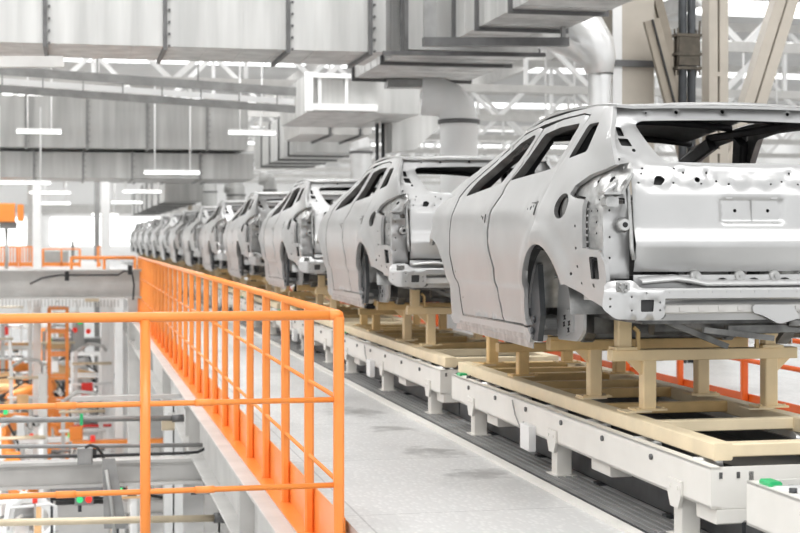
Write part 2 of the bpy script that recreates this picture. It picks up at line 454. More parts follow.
def make_car():
    root = thing('car_body', (0, 0, 0), 'x', 'car body', 'bare car bodies on the line')
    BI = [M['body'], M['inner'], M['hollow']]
    fd = [(1.850, .030), (1.965, .235), (1.935, .357), (2.030, .50), (2.035, .60), (2.010, .738), (1.875, .84), (1.86, .89),
          (1.80, .94), (1.50, 1.235), (1.62, 1.252), (2.02, 1.225), (2.38, 1.135), (2.68, 1.01), (2.96, .845), (3.005, .70), (3.035, .44), (2.93, .205), (2.86, .020)]
    fwin = rounded([(2.80, .850), (1.985, .915), (1.62, 1.195), (1.68, 1.212), (2.02, 1.178), (2.36, 1.085), (2.62, .975)], .03)
    rd = [(1.812, .030), (1.927, .235), (1.897, .357), (1.992, .50), (1.997, .60), (1.972, .738), (1.837, .84), (1.832, .885),
          (1.475, 1.235), (1.10, 1.262), (.735, 1.262), (.62, 1.245), (.83, .97), (.905, .80), (.955, .62), (.995, .53), (1.14, .475), (1.265, .36), (1.315, .20), (1.290, .10), (1.22, .03)]
    rwin = rounded([(1.79, .925), (1.395, 1.195), (1.10, 1.218), (.76, 1.215), (.745, 1.195), (.945, .965)], .03)
    qwin = rounded([(.73, 1.010), (.565, 1.195), (.40, 1.195), (.455, 1.035)], .025)
    rarch = arcpts(.86, .12, .40, 195, -12, 18)[3:]        # seen behind the rear door edge
    # --- body side (one-piece outer ring with rocker, pillars and quarter panel)
    outer = [(3.30, .885), (2.96, 1.015), (2.60, 1.130), (2.30, 1.200), (1.95, 1.258), (1.50, 1.290), (1.0, 1.300), (.55, 1.296), (.29, 1.272),
             (.23, 1.20), (.12, 1.03), (.075, .945), (.16, .925), (.30, .900), (.44, .845), (.47, .80), (.38, .775), (.27, .765), (.255, .60), (.255, .50), (.10, .49), (.055, .42), (.055, .25), (.12, .185), (.30, .235), (.45, .300)]
    arch = arcpts(.86, .12, .40, 154, -8, 18)
    tail = [(1.285, .05), (1.20, -.035), (1.25, -.075), (2.2, -.070), (3.08, -.055), (3.12, .0), (3.05, .02)]
    doorfront = [(2.885, .018), (2.955, .205), (3.055, .44), (3.025, .70), (2.98, .855)]
    doorhole = [(2.875, .008), (1.845, .015), (1.225, .015), (1.30, .10), (1.327, .20), (1.275, .365), (1.145, .487), (1.0, .543),
                (.967, .62), (.918, .80), (.842, .965), (.600, 1.252), (.735, 1.272), (1.10, 1.272), (1.48, 1.262), (1.95, 1.240), (2.38, 1.148), (2.69, 1.022), (2.975, .855), (3.018, .70), (3.05, .44), (2.945, .205)]
    ringout = outer + arch + tail[1:] + [(3.08, .44), (3.05, .70), (3.12, .86)]
    for sg in (-1, 1):
        mb = MB()
        fuel = circ(.545, .735, .072, 18, 1.3, 1)
        slot = rounded(rect(.115, .335, .195, .455), .01)
        hh = [doorhole, qwin, slot]
        if sg < 0: hh.append(fuel)
        else: pass
        for (a, b, r_) in ((.33, .62, .009), (.33, .50, .009), (.33, .40, .009), (.30, .31, .008), (.40, .36, .010), (.18, .30, .012)):
            hh.append(circ(a, b, r_, 7))
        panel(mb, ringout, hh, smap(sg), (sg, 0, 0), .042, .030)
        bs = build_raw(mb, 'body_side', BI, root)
        if sg < 0:
            m2 = MB(); m2.add([Vector((sg * (bw(y, z) - .045), y, z)) for y, z in circ(.545, .735, .082, 16, 1.3, 1)], [tuple(range(16))], False)
            m2.tube([Vector((-(bw(.545, .735) - .03), .545, .735)), Vector((-(bw(.545, .735) - .10), .545, .72))], [.045, .03], 12)
            o = m2.build('fuel_filler_recess', M['inner'], bs)
        # stamped trough between quarter skin and lamp (a bent channel with spot welds)
        mb = MB()
        for k in range(7):
            z = .50 + k * .035; mb.box((sg * (bw(.22, z) - .012), .215, z), (.008, .012, .012))
        mb.build('weld_row', M['zinc'], bs)
        # --- doors
        mb = MB(); hl = [fwin, circ(2.16, .69, .014, 8), circ(2.20, .70, .010, 8), rounded(rect(2.085, .655, 2.115, .715), .01)]
        for zz in (.30, .12): hl.append(circ(2.93 if zz > .2 else 2.84, zz + .02, .007, 6))
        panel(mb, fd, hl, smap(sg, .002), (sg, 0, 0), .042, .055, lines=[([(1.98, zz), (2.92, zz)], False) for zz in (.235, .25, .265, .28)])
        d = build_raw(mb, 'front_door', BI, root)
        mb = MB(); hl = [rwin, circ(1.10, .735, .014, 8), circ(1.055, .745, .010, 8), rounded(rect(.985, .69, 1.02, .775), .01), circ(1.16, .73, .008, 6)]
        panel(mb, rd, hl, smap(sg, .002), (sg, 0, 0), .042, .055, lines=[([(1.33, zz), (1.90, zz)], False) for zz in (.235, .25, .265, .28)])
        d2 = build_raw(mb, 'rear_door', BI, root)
        for dd, yy, zz in ((d, 2.13, .69), (d2, 1.03, .735)):
            mb = MB(); mb.box((sg * (bw(yy, zz) - .030), yy, zz), (.03, .15, .07), None, .004)
            mb.build('handle_recess', M['under'], dd)
        # --- lamp housing (pressed inner quarter behind the skin) with its stampings
        mb = MB()
        lo = [(.50, .91), (.06, .955), (.015, .90), (.02, .79), (.105, .775), (.105, .22), (.34, .22), (.34, .78), (.50, .80)]
        def lm(y, z, sg=sg):
            o_ = .040 + .025 * sstep(.16, .10, y) * sstep(.44, .50, z) - .014 * sstep(.035, .015, math.hypot(y - .12, z - .86)) - .012 * sstep(.035, .015, math.hypot(y - .22, z - .85)) \
                - .012 * sstep(.05, .03, abs(z - .80)) * sstep(.2, .15, y) - .03 * sstep(.46, .44, z)
            return Vector((sg * (bw(y, z) - o_), y, z))
        panel(mb, lo, [circ(.13, .87, .017, 8), circ(.26, .86, .010, 7), circ(.18, .70, .006, 6), circ(.18, .64, .006, 6), circ(.18, .58, .006, 6), circ(.18, .76, .006, 6), circ(.24, .70, .006, 6), rounded(rect(.115, .335, .195, .455), .01)], lm, (sg, 0, 0), .028, .02)
        lh = build_raw(mb, 'lamp_housing', [M['zinc'], M['hollow'], M['hollow']], root)
        mb = MB()
        mb.box((sg * .80, .06, .79), (.09, .12, .014)); mb.build('lamp_bracket', M['zinc'], lh); mb = MB(); mb.box((sg * .79, .075, .745), (.07, .08, .05), None, .008)
        mb.build('lamp_bracket', M['zinc'], lh)
        # --- rear corner closing from side to tailgate opening
        mb = MB()
        def cm(u, z, sg=sg):
            x = .665 + u; return Vector((sg * x, .075 + .35 * max(0, .16 - u) ** 1.0 * .6 + .02 * math.sin(z * 22) * sstep(.1, .0, abs(z - .7)), z))
        co_ = [(.0, .34), (.155, .34), (.160, .62), (.145, .80), (.05, .885), (.0, .89)]
        panel(mb, co_, [circ(.05, .625, .018, 10), rounded(rect(.03, .735, .12, .768), .006), circ(.09, .81, .010, 8), circ(.04, .85, .010, 8), circ(.12, .70, .007, 6), circ(.12, .56, .007, 6), circ(.12, .45, .007, 6)], cm, (0, -1, 0), .025, .02)
        build_raw(mb, 'corner_panel', [M['body'], M['hollow'], M['hollow']], root)
        mb = MB()
        mb.tube([(sg * .70, .10, .93), (sg * .70, .085, .88), (sg * .69, .07, .80), (sg * .685, .06, .70), (sg * .68, .055, .60), (sg * .675, .055, .50), (sg * .665, .05, .44)], .012, 8)
        mb.tube([(sg * .715, .075, .625), (sg * .715, .045, .625)], [.042, .030], 14)
        gf = mb.build('gutter_flange', M['zinc'], root)
        MB().tube([(sg * .715, .05, .625), (sg * .715, .043, .625)], .015, 12).build('cone_shade_disc', M['black'], gf)  # black disc painted in for the shade inside the cone
        # --- fender
        fo = [(3.07, .44), (3.04, .71), (3.0, .83), (3.12, .868), (3.6, .80), (3.95, .735), (4.12, .68), (4.16, .62), (4.02, .54), (3.82, .51)] + arcpts(3.50, .12, .43, 62, 174, 12) + [(3.07, -.02), (2.90, -.02), (2.965, .205)]
        mb = MB(); panel(mb, fo, [circ(4.02, .62, .02, 8), circ(3.9, .60, .012, 8)], smap(sg, .0), (sg, 0, 0), .05, .03)
        build_raw(mb, 'fender', BI, root)
        # --- wheel housings
        for cy, nm in ((.86, 'rear_wheel_housing'), (3.50, 'front_wheel_housing')):
            mb = MB(); n = 16; vs = []; x0, x1, x2 = sg * (.875 if cy < 2 else .80), sg * .72, sg * .60
            for (x, r) in ((x0, .392), (x1, .415), (x2, .40), (x2, .10)):
                for k in range(n + 1):
                    a = math.radians((2 + 176 * k / n) if cy < 2 else (40 + 140 * k / n)); vs.append((x, cy + r * math.cos(a), .12 + r * math.sin(a)))
            fs = []
            for i in range(3):
                for k in range(n): fs.append((i * (n + 1) + k, i * (n + 1) + k + 1, (i + 1) * (n + 1) + k + 1, (i + 1) * (n + 1) + k))
            mb.add(vs, fs, True)
            for k in range(5):   # pressed ribs and spot-weld studs
                a = math.radians(30 + 30 * k)
                mb.bar((x1, cy + .40 * math.cos(a), .12 + .40 * math.sin(a)), (x2, cy + .39 * math.cos(a), .12 + .39 * math.sin(a)), .03, .012)
            wh = mb.build(nm, M['zinc'] if cy < 2 else M['hollow'], root)
            if cy < 2:
                mb = MB(); mb.prism([(1.12, -.06), (1.27, -.05), (1.31, .02), (1.30, .25), (1.24, .36), (1.12, .40), (1.06, .1)], sg * .86, 'x', -sg * .035)
                mb.tube([(sg * .875, 1.18, .07), (sg * .855, 1.18, .07)], .022, 10); mb.tube([(sg * .875, 1.20, .0), (sg * .855, 1.20, .0)], .018, 10)
                mb.build('housing_front_plate', M['dark'], wh)
                mb = MB()
                cx_ = sg * .70
                mb.prism(rounded([(.70, .02), (.80, -.04), (1.16, -.05), (1.18, .10), (1.12, .36), (.95, .44), (.70, .40)], .03), cx_, 'x', sg * .02)
                mb.prism(rounded([(.84, .02), (1.0, -.02), (1.06, .08), (1.0, .14), (.86, .13)], .02), cx_ + sg * .02, 'x', sg * .012)
                mb.build('axle_mount', M['body'], wh)
                mb = MB()
                for (yy, zz) in ((.99, .09), (1.0, .05), (.91, .06), (.92, .02)):
                    mb = MB()
                    for an in (.6, 2.2):
                        mb.bar((cx_ + sg * .034, yy - .018 * math.cos(an), zz - .018 * math.sin(an)), (cx_ + sg * .034, yy + .018 * math.cos(an), zz + .018 * math.sin(an)), .006, .006)
                    mb.build('cross_slot', M['black'], wh)
        # --- inner pillars
        mb = MB()
        def pil(y0, z0, y1, z1, w=.09, t=.07, off=.075):
            mb.bar((sg * (bw(y0, z0) - off), y0, z0), (sg * (bw(y1, z1) - off), y1, z1), w, t, (sg, 0, .3), .012)
        pil(1.92, .02, 1.90, .86, .16, .05, .09); pil(1.90, .86, 1.56, 1.19, .11); pil(3.03, 0, 3.02, .82, .12, .05, .09); pil(2.98, .82, 2.45, 1.09); pil(2.47, 1.08, 1.95, 1.19); pil(2.0, 1.225, .40, 1.235, .05, .05, .06)
        pil(.86, .93, .66, 1.19, .10); pil(.42, 1.20, .28, .98, .10)
        pil(1.0, .5, .87, .93, .12)
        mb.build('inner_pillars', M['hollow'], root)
        # sill box
        mb = MB(); mb.bar((sg * .80, 1.28, -.02), (sg * .80, 3.15, -.01), .11, .10, (0, 0, 1), .015)
        mb.bar((sg * .845, 1.25, -.085), (sg * .845, 3.1, -.07), .008, .05)
        mb.build('rocker_sill', M['zinc'], root)
        # --- bumper bracket with its square window
        mb = MB()
        bo = rounded([(-.868, .290), (-.880, .190), (-.815, .135), (-.58, .128), (-.548, .150), (-.545, .280), (-.565, .298), (-.675, .298), (-.71, .335), (-.80, .335), (-.85, .325)], .02)
        bo = [(p[0] * -sg, p[1]) for p in bo]; 
        bh = [rounded([(-sg * x, z) for x, z in ((-.680, .172), (-.612, .172), (-.607, .235), (-.680, .235))], .008)]
        for (x, z) in ((-.84, .24), (-.84, .20), (-.73, .25), (-.73, .18), (-.575, .22), (-.575, .18), (-.65, .27), (-.78, .30)): bh.append(circ(-sg * x, z, .006, 6))
        def bm(x, z):
            return Vector((x, -.095 + .55 * max(0, abs(x) - .76) ** 1.2 + .03 * sstep(.285, .31, z), z))
        panel(mb, bo, bh, bm, (0, -1, 0), .026, .012, hole_mi=1, back_mi=1)
        bb = build_raw(mb, 'bumper_bracket', [M['body'], M['hollow']], root)
        mb = MB(); mb.box((sg * .645, .02, .20), (.14, .20, .12), None, .01)
        mb.build('crush_box', M['hollow'], bb)
        mb = MB()
        for k in range(7):
            a = k * .9; mb.tube([(sg * (.775 + .022 * math.cos(a)), -.11, .302 + .016 * math.sin(a)), (sg * (.775 + .022 * math.cos(a)), -.075, .302 + .016 * math.sin(a))], .008, 7)
        mb.box((sg * .775, -.08, .302), (.07, .02, .05), None, .006)
        mb.build('hinge_stud_cluster', M['zinc'], bb)
    # --- roof
    mb = MB(); ro = [(-.675, .28), (-.675, 1.0), (-.66, 1.6), (-.635, 2.05), (-.58, 2.32), (-.3, 2.42), (0, 2.45), (.3, 2.42), (.58, 2.32), (.635, 2.05), (.66, 1.6), (.675, 1.0), (.675, .28), (.3, .215), (0, .20), (-.3, .215)]
    def rm(x, y):
        p = rmap(x, y)
        for sx in (-.2, .2): p.z -= .006 * sstep(.05, .02, abs(x - sx)) * sstep(.35, .5, y) * sstep(2.1, 1.9, y)
        p.z += .014 * sstep(.60, .66, abs(x))
        return p
    panel(mb, ro, [], rm, (0, 0, 1), .05, .02); build_raw(mb, 'roof_panel', BI, root)
    mb = MB()
    for y in (.42, 1.05, 1.65, 2.3):
        z = lerp_tab(RZ, y) - .040
        mb.tube([(x, y, z - .035 * (x / .6) ** 2) for x in (-.62, -.4, -.2, 0, .2, .4, .62)], .022, 8)
    mb.build('roof_bow', M['hollow'], root)
    # --- tailgate
    tg = [(-.655, .375), (-.655, .60), (-.655, .905), (-.70, .925), (-.790, .938), (-.775, 1.03), (-.745, 1.14), (-.715, 1.235), (-.700, 1.268), (-.4, 1.292), (0, 1.300)]
    tg = tg + [(-x, z) for x, z in reversed(tg[:-1])]
    win = [(-.568, 1.180), (-.540, 1.10), (-.490, 1.005), (-.455, .972), (-.38, .965), (0, .962)]
    win = win + [(-x, z) for x, z in reversed(win[:-1])] + [(.53, 1.196), (0, 1.206), (-.53, 1.196)]
    win = rounded(win, .035)
    hl = [win]
    for sx in (-1, 1):
        hl += [[(sx * x, z) for x, z in rounded([(-.675, 1.165), (-.648, 1.160), (-.640, 1.110), (-.672, 1.112)], .006)], [(sx * x, z) for x, z in rounded([(-.678, 1.098), (-.625, 1.095), (-.612, 1.052), (-.668, 1.056)], .006)]]
        hl += [circ(sx * .61, 1.03, .010, 8), circ(sx * .33, 1.245, .011, 8), circ(sx * .5, 1.24, .006, 7), circ(sx * .70, .98, .008, 7)]
        hl += [[(sx * x, z) for x, z in rounded([(-.545, .835), (-.50, .835), (-.475, .87), (-.50, .89), (-.53, .885)], .012)]]
        for (x, z) in ((.12, .845), (.19, .86), (.28, .845), (.37, .905), (.24, .905), (.43, .85), (.60, .90), (.62, .85), (.59, .93), (.42, .93)): hl.append(circ(sx * x, z, .0065, 6))
    hl += [circ(-.06, 1.252, .012, 8), circ(-.30, .868, .015, 9), circ(-.095, .702, .010, 8), circ(.095, .702, .010, 8)]
    mb = MB()
    ln = [(rect(-.188, .636, .188, .768), True), (rect(-.181, .643, .181, .761), True), ([(-.64, .520), (.64, .520)], False), ([(-.64, .598), (.64, .598)], False)]
    panel(mb, tg, hl, gmap, (0, -1, 0), .026, .018, lines=ln, roll=.006)
    t = build_raw(mb, 'tailgate', BI, root)
    mb = MB(); big = [(x * 1.02, z + (.01 if z > 1.1 else -.008)) for x, z in win]
    panel(mb, [(x * .95, z * .985 + .01) for x, z in tg], [big], lambda x, z: Vector((x, gy(x, z) + .055, z)), (0, 1, 0), .06, .012)
    build_raw(mb, 'inner_frame', [M['hollow'], M['hollow']], t)
    mb = MB()   # pressed plate seats along the number-plate recess
    for (x, z, w, h) in ((-.13, .768, .035, .012), (.13, .768, .035, .012), (-.13, .636, .035, .012), (.13, .636, .035, .012)):
        mb.box((x, gy(x, z) + .006, z), (w, .014, h), None, .003)
    mb.box((0, gy(0, .7) + .008, .702), (.003, .01, .11))
    mb.build('plate_seat', M['body'], t)
    # roof rear header above the tailgate
    mb = MB(); mb.tube([(x, .285 + .08 * (abs(x) / .7) ** 2, 1.290 - .022 * (x / .6) ** 2) for x in (-.69, -.5, -.3, -.1, .1, .3, .5, .69)], .015, 8)
    mb.build('rear_header', M['body'], root)
    # --- rear lower panel, bumper beam, underbody
    mb = MB(); lp = [(-.66, .36), (-.655, .12), (.655, .12), (.66, .36)]
    panel(mb, lp, [circ(x, .325, .02, 9, 1.6, 1) for x in (-.36, -.18, .0, .18, .36)], lambda x, z: Vector((x, .012 + .10 * (abs(x) / .8) ** 3 - .02 * sstep(.26, .22, z), z)), (0, -1, 0), .035, .02)
    build_raw(mb, 'rear_panel', [M['body'], M['hollow']], root)
    mb = MB()
    for i in range(-4, 5, 1): pass
    top = [(-.66, .335), (-.56, .345), (-.46, .352), (-.40, .345), (-.30, .325), (.30, .325), (.40, .345), (.46, .352), (.56, .345), (.66, .335)]
    vs = []
    for (x, z) in top:
        vs += [(x, .03, z + .012), (x, -.055, z - .002), (x, -.062, z - .020), (x, -.02, z - .028)]
    fs = []
    for i in range(len(top) - 1):
        for k in range(3): fs.append((i * 4 + k, i * 4 + k + 1, i * 4 + 5 + k, i * 4 + 4 + k))
    mb.add(vs, fs, True); mb.build('sill_tread', M['body'], root)
    for x in (-.33, -.08, .12, .36):
        mb = MB(); mb.tube([(x, .05, .352), (x, .0, .352)], [.040, .026], 14); mb.tube([(x, .01, .352), (x, -.008, .352)], .010, 9)
        mb.build('rubber_stop_seat', M['zinc'], root)
    mb = MB()
    mb.bar((-.60, -.065, .262), (.60, -.065, .262), .05, .062, (0, 0, 1), .010)
    for k in range(14): mb.tube([(-.52 + k * .08, -.088, .275), (-.52 + k * .08, -.094, .275)], .006, 6)
    mb.build('bumper_beam', M['body'], root)
    mb = MB(); mb.bar((-.54, -.03, .185), (.54, -.03, .185), .05, .055, (0, 0, 1), .008)
    for k in range(9): mb.box((-.44 + k * .11, -.058, .185), (.03, .006, .02))
    mb.build('lower_crossmember', M['beam'], root)
    mb = MB()
    mb.prism(rounded([(-.05, .205), (.18, .20), (.22, .13), (.10, .10), (.0, .15), (-.05, .16)], .02), -.08, 'y', .05)
    mb.build('tow_bracket', M['body'], root)
    mb = MB()
    mb.b2((-.62, .05, .10), (.62, .9, .13)); mb.b2((-.80, 1.25, -.03), (.80, 3.2, .0)); mb.b2((-.60, .85, .0), (.60, 1.3, .12))
    mb.bar((-.12, 1.2, .06), (-.12, 3.2, .06), .03, .16); mb.bar((.12, 1.2, .06), (.12, 3.2, .06), .03, .16); mb.bar((0, 1.2, .14), (0, 3.2, .14), .26, .02)
    mb.build('floor_pan', M['under'], root)
    mb = MB()
    n = 20; prof = [(.30, .14), (.31, .09), (.29, .04), (.10, .03), (.01, .03)]
    vs = []
    for (r, z) in prof:
        for k in range(n): vs.append((.05 + r * math.cos(2 * PI * k / n), .42 + r * math.sin(2 * PI * k / n), z))
    mb.add(vs, [(i * n + k, i * n + (k + 1) % n, (i + 1) * n + (k + 1) % n, (i + 1) * n + k) for i in range(4) for k in range(n)], True)
    mb.build('spare_wheel_well', M['under'], root)
    for sx in (-1, 1):
        mb = MB(); mb.bar((sx * .56, -.02, .17), (sx * .54, .9, .16), .09, .08, (0, 0, 1), .015); mb.bar((sx * .54, .85, .16), (sx * .46, 1.4, -.04), .09, .10, (0, 0, 1), .015); mb.bar((sx * .46, 1.35, -.05), (sx * .44, 3.3, -.05), .08, .07, (0, 0, 1), .012)
        mb.bar((sx * .44, 3.25, -.05), (sx * .46, 4.3, .22), .08, .12, (0, 0, 1), .012)
        mb.build('chassis_rail', M['under'], root)
    mb = MB(); mb.bar((-.34, .62, .05), (.56, .62, .05), .10, .09, (0, 0, 1), .02); mb.build('crossmember', M['under'], root); mb = MB(); mb.bar((-.5, 1.35, -.04), (.5, 1.35, -.04), .09, .05, (0, 0, 1), .01)
    mb.build('crossmember', M['under'], root); mb = MB(); mb.bar((-.15, .03, .07), (.5, .03, .07), .05, .04); mb.build('crossmember', M['under'], root); mb = MB(); mb.bar((.22, -.02, .10), (.3, .3, -.02), .06, .03); mb.bar((-.3, -.01, .07), (.1, -.01, .02), .03, .03); mb.bar((-.46, .20, .12), (-.10, .14, -.03), .08, .03)
    mb.build('crossmember', M['under'], root)
    # firewall, cowl, seat cross panels
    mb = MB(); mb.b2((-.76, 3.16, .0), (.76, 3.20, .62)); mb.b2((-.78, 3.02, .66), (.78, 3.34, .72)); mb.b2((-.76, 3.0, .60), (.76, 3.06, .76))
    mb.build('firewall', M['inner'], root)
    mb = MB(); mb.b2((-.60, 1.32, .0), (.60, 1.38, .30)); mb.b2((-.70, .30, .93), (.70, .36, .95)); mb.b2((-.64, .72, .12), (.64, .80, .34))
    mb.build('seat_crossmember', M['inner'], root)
    # --- hood and front end
    mb = MB(); ho = [(-.66, 3.26), (-.72, 3.5), (-.66, 4.0), (-.52, 4.22), (-.3, 4.32), (0, 4.36), (.3, 4.32), (.52, 4.22), (.66, 4.0), (.72, 3.5), (.66, 3.26), (0, 3.36)]
    HZ = [(3.2, .90), (3.6, .865), (4.0, .80), (4.3, .71), (4.5, .60)]
    panel(mb, ho, [], lambda x, y: Vector((x, y, smooth_tab(HZ, y, .1) - .05 * (x / .7) ** 2 + .012 * sstep(.45, .40, abs(x)))), (0, 0, 1), .06, .03)
    build_raw(mb, 'hood', BI, root)
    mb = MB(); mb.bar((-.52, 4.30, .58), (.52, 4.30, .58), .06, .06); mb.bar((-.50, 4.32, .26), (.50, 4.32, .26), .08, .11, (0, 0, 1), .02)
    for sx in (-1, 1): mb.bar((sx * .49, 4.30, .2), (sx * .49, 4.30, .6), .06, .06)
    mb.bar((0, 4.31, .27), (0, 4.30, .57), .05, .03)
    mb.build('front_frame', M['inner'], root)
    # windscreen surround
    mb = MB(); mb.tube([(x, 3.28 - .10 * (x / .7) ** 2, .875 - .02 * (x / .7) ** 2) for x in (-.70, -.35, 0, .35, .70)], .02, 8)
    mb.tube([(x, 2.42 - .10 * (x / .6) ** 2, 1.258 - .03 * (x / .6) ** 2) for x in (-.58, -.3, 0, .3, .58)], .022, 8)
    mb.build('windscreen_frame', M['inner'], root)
    return root

# ------------------------------------------------------------------ skid that carries a car
def make_skid():
    r = thing('transport_skid', (0, 0, 0), 'x', 'skid', 'cream skids under the car bodies')
    for sx in (-1, 1):
        mb = MB(); mb.b2((sx * .40, 0, 0), (sx * .50, 5.0, .085), .006)
        for y in (1.37, 2.12, 3.63, 4.65): mb.b2((sx * .30, y - .07, .085), (sx * .46, y + .07, .093))
        mb.build('long_rail', M['cream'], r)
    for y, w in ((.05, .10), (.98, .07), (1.85, .07), (2.75, .07), (3.3, .06), (3.95, .07), (4.4, .06), (4.95, .10)):
        mb = MB(); mb.b2((-.40, y - w / 2, .015), (.40, y + w / 2, .08), .005); mb.build('cross_rail', M['cream'] if y < 1.5 else M['ochre'], r)
    # (station y, beam top, beam half-length, post half-spacing)
    for k, (y, zt, hw, ps) in enumerate(((1.37, .445, .62, .37), (2.12, .455, .66, .36), (3.63, .33, .56, .37), (4.65, .37, .36, .31))):
        for sx in (-1, 1):
            if k == 0: ps = .30 if sx < 0 else .46
            mb = MB(); mb.b2((sx * ps - .04, y - .04, .093), (sx * ps + .04, y + .04, zt - .065), .006)
            mb.b2((sx * ps - .095, y - .07, .093), (sx * ps + .095, y + .07, .104))
            for ux in (-1, 1):
                mb.tube([(sx * ps + ux * .075, y - .045, .104), (sx * ps + ux * .075, y - .045, .112)], .009, 6)
            if k < 2: mb.prism([(sx * ps + sx * .04, zt - .065), (sx * ps + sx * .13, zt - .065), (sx * ps + sx * .04, zt - .15)], y - .012, 'y', .024)
            mb.build('post', M['sand'] if k < 2 else M['ochre'], r)
        mb = MB(); mb.b2((-hw if k else -.53, y - .045, zt - .065), (hw, y + .045, zt), .005)
        if k == 1:
            for sx in (-1, 1): mb.b2((sx * hw, y - .05, zt), (sx * (hw - .24), y + .05, zt + .018))
        mb.build('cross_beam', M['sand'] if k == 0 else M['ochre'], r)
    # uprights that meet the bumper brackets
    for sx in (-1, 1):
        mb = MB(); mb.b2((sx * .455 - .042, 1.32, .445), (sx * .455 + .042, 1.40, .64), .006); mb.b2((sx * .455 - .065, 1.30, .445), (sx * .455 + .065, 1.42, .462))
        mb.build('support_upright', M['sand'], r)
        mb = MB(); mb.bar((sx * .37, 1.34, .445), (sx * .37, 1.34, .55), .02, .02); mb.bar((sx * .37, 1.34, .55), (sx * .40, 1.34, .575), .02, .02)
        mb.build('locating_hook', M['ochre'], r)
        mb = MB(); mb.tube([(sx * .40, 2.12, .473), (sx * .40, 2.12, .50), (sx * .40, 2.12, .502), (sx * .40, 2.12, .54)], [.05, .05, .03, .03], 12)
        mb.tube([(sx * .48, 2.12, .473), (sx * .48, 2.12, .53)], .022, 10)
        mb.build('rubber_pad', M['black'], r)
        mb = MB(); mb.b2((sx * .44 - .05, 3.58, .33), (sx * .44 + .05, 3.68, .37), .01); mb.tube([(sx * .44, 3.63, .37), (sx * .44, 3.63, .45)], [.045, .035], 12)
        mb.build('rubber_pad', M['black'], r)
    return r

# ------------------------------------------------------------------ conveyor section
def make_conveyor():
    r = thing('conveyor_section', (0, 0, 0), 'x', 'conveyor', 'white roller conveyor sections')
    for sx in (-1, 1):
        mb = MB(); x = sx * .58
        mb.b2((x, 0, .21), (x - sx * .012, 5.05, .41)); mb.b2((x, 0, .398), (x - sx * .055, 5.05, .41)); mb.b2((x, 0, .21), (x - sx * .055, 5.05, .222))
        mb.build('side_beam', M['conveyor'], r)
        for y in (.42, 2.42, 4.42):
            mb = MB(); mb.b2((sx * .575, y - .05, .0), (sx * .47, y + .05, .21), .006); mb.b2((sx * .60, y - .09, 0), (sx * .45, y + .09, .012))
            mb.b2((sx * .582, y - .085, .215), (sx * .594, y + .085, .29)); mb.prism([(y - .085, .215), (y + .085, .215), (y + .05, .15), (y - .05, .15)], sx * .576, 'x', sx * .018)
            for u in (-.05, .05): mb.tube([(sx * .59, y + u, .255), (sx * .60, y + u, .255)], .010, 6)
            mb.build('leg', M['conveyor'], r)
        for y in (.75, 1.5, 2.25, 3.0, 3.75, 4.5):
            mb = MB(); mb.tube([(sx * .578, y, .355), (sx * .592, y, .355)], .016, 8); mb.build('bolt', M['galv_dark'], r)
        for y in (.3, 1.1, 1.9, 2.7, 3.5, 4.3, 4.85):
            mb = MB(); mb.tube([(sx * .545, y, .372), (sx * .40, y, .372)], .045, 12); mb.tube([(sx * .56, y, .372), (sx * .545, y, .372)], .02, 8)
            mb.build('roller', M['silver'], r)
        mb = MB(); mb.b2((sx * .385, 0, .30), (sx * .36, 5.05, .385)); mb.build('inner_rail', M['dark'], r)
    for y in (0.006, 5.044):
        mb = MB(); mb.b2((-.568, y - .006, .21), (.568, y + .006, .41))
        mb.build('end_plate', M['conveyor'], r)
    mb = MB()
    for x in (-.53, -.44, .44, .53):
        mb.b2((x - .008, -.004, .355), (x + .008, .002, .385))
    mb.build('end_slot', M['galv_dark'], r)
    mb = MB(); mb.b2((-.36, .02, .28), (.36, 5.03, .30)); mb.build('bed_plate', M['dark'], r)
    for y, w in ((1.62, .16), (3.95, .14), (.12, .12)):
        mb = MB(); mb.b2((-.55, y - w, .135), (-.30, y + w, .21), .006); mb.build('drive_box', M['conveyor'], r)
    mb = MB(); mb.b2((-.63, 2.78, .10), (-.582, 2.98, .27), .005); mb.build('junction_box', M['white'], r)
    mb = MB(); mb.tube([(-.60, 3.0, .27), (-.605, 3.05, .22), (-.60, 3.2, .30), (-.59, 3.3, .385)], .005, 6); mb.build('cable', M['grey'], r)
    mb = MB(); mb.b2((-.562, 4.86, .40), (-.50, 4.96, .432), .008); mb.build('sensor', M['green'], r)
    mb = MB(); mb.tube([(-.53, 4.70, .40), (-.53, 4.70, .43)], .018, 10); mb.build('sensor_head', M['dark'], r)
    mb = MB(); mb.b2((-.42, .0, .02), (-.34, 5.4, .15), .01); mb.b2((.34, .0, .02), (.42, 5.4, .15), .01)
    for y in (.9, 2.0, 3.2, 4.4): mb.b2((-.45, y - .03, 0), (-.31, y + .03, .02)); mb.b2((.31, y - .03, 0), (.45, y + .03, .02))
    mb.build('lower_guide_rail', M['dark'], r)
    return r

CX, Y0, S = 3.54, 7.42, 5.44
NCAR = 13
car = make_car(); cc = cache_tree(car)
skid = make_skid(); sc_ = cache_tree(skid)
conv = make_conveyor(); cv_ = cache_tree(conv)
for i in range(NCAR):
    c = car if i == 0 else copy_tree(car, cc)
    c.location = (CX, Y0 + S * i, .95)
    far = ''
    c['label'] = ('bare silver SUV body with open tailgate window, %s car from the camera' % ORD[i]) + far if i else 'large bare silver SUV body in front, nearest car to the camera'
    k = skid if i == 0 else copy_tree(skid, sc_)
    k.location = (CX, 6.83 + S * i, .417)
    k['label'] = 'cream and ochre steel skid carrying the %s car body from the camera' % ORD[i]
for n, i in enumerate(list(range(0, NCAR)) + [-1]):
    v = conv if n == 0 else copy_tree(conv, cv_)
    v.location = (CX, 6.68 + S * i, 0)
    v['label'] = ('off-white roller conveyor section under the %s car body' % ORD[i]) if i >= 0 else 'empty off-white conveyor section with green sensor at the lower right corner'

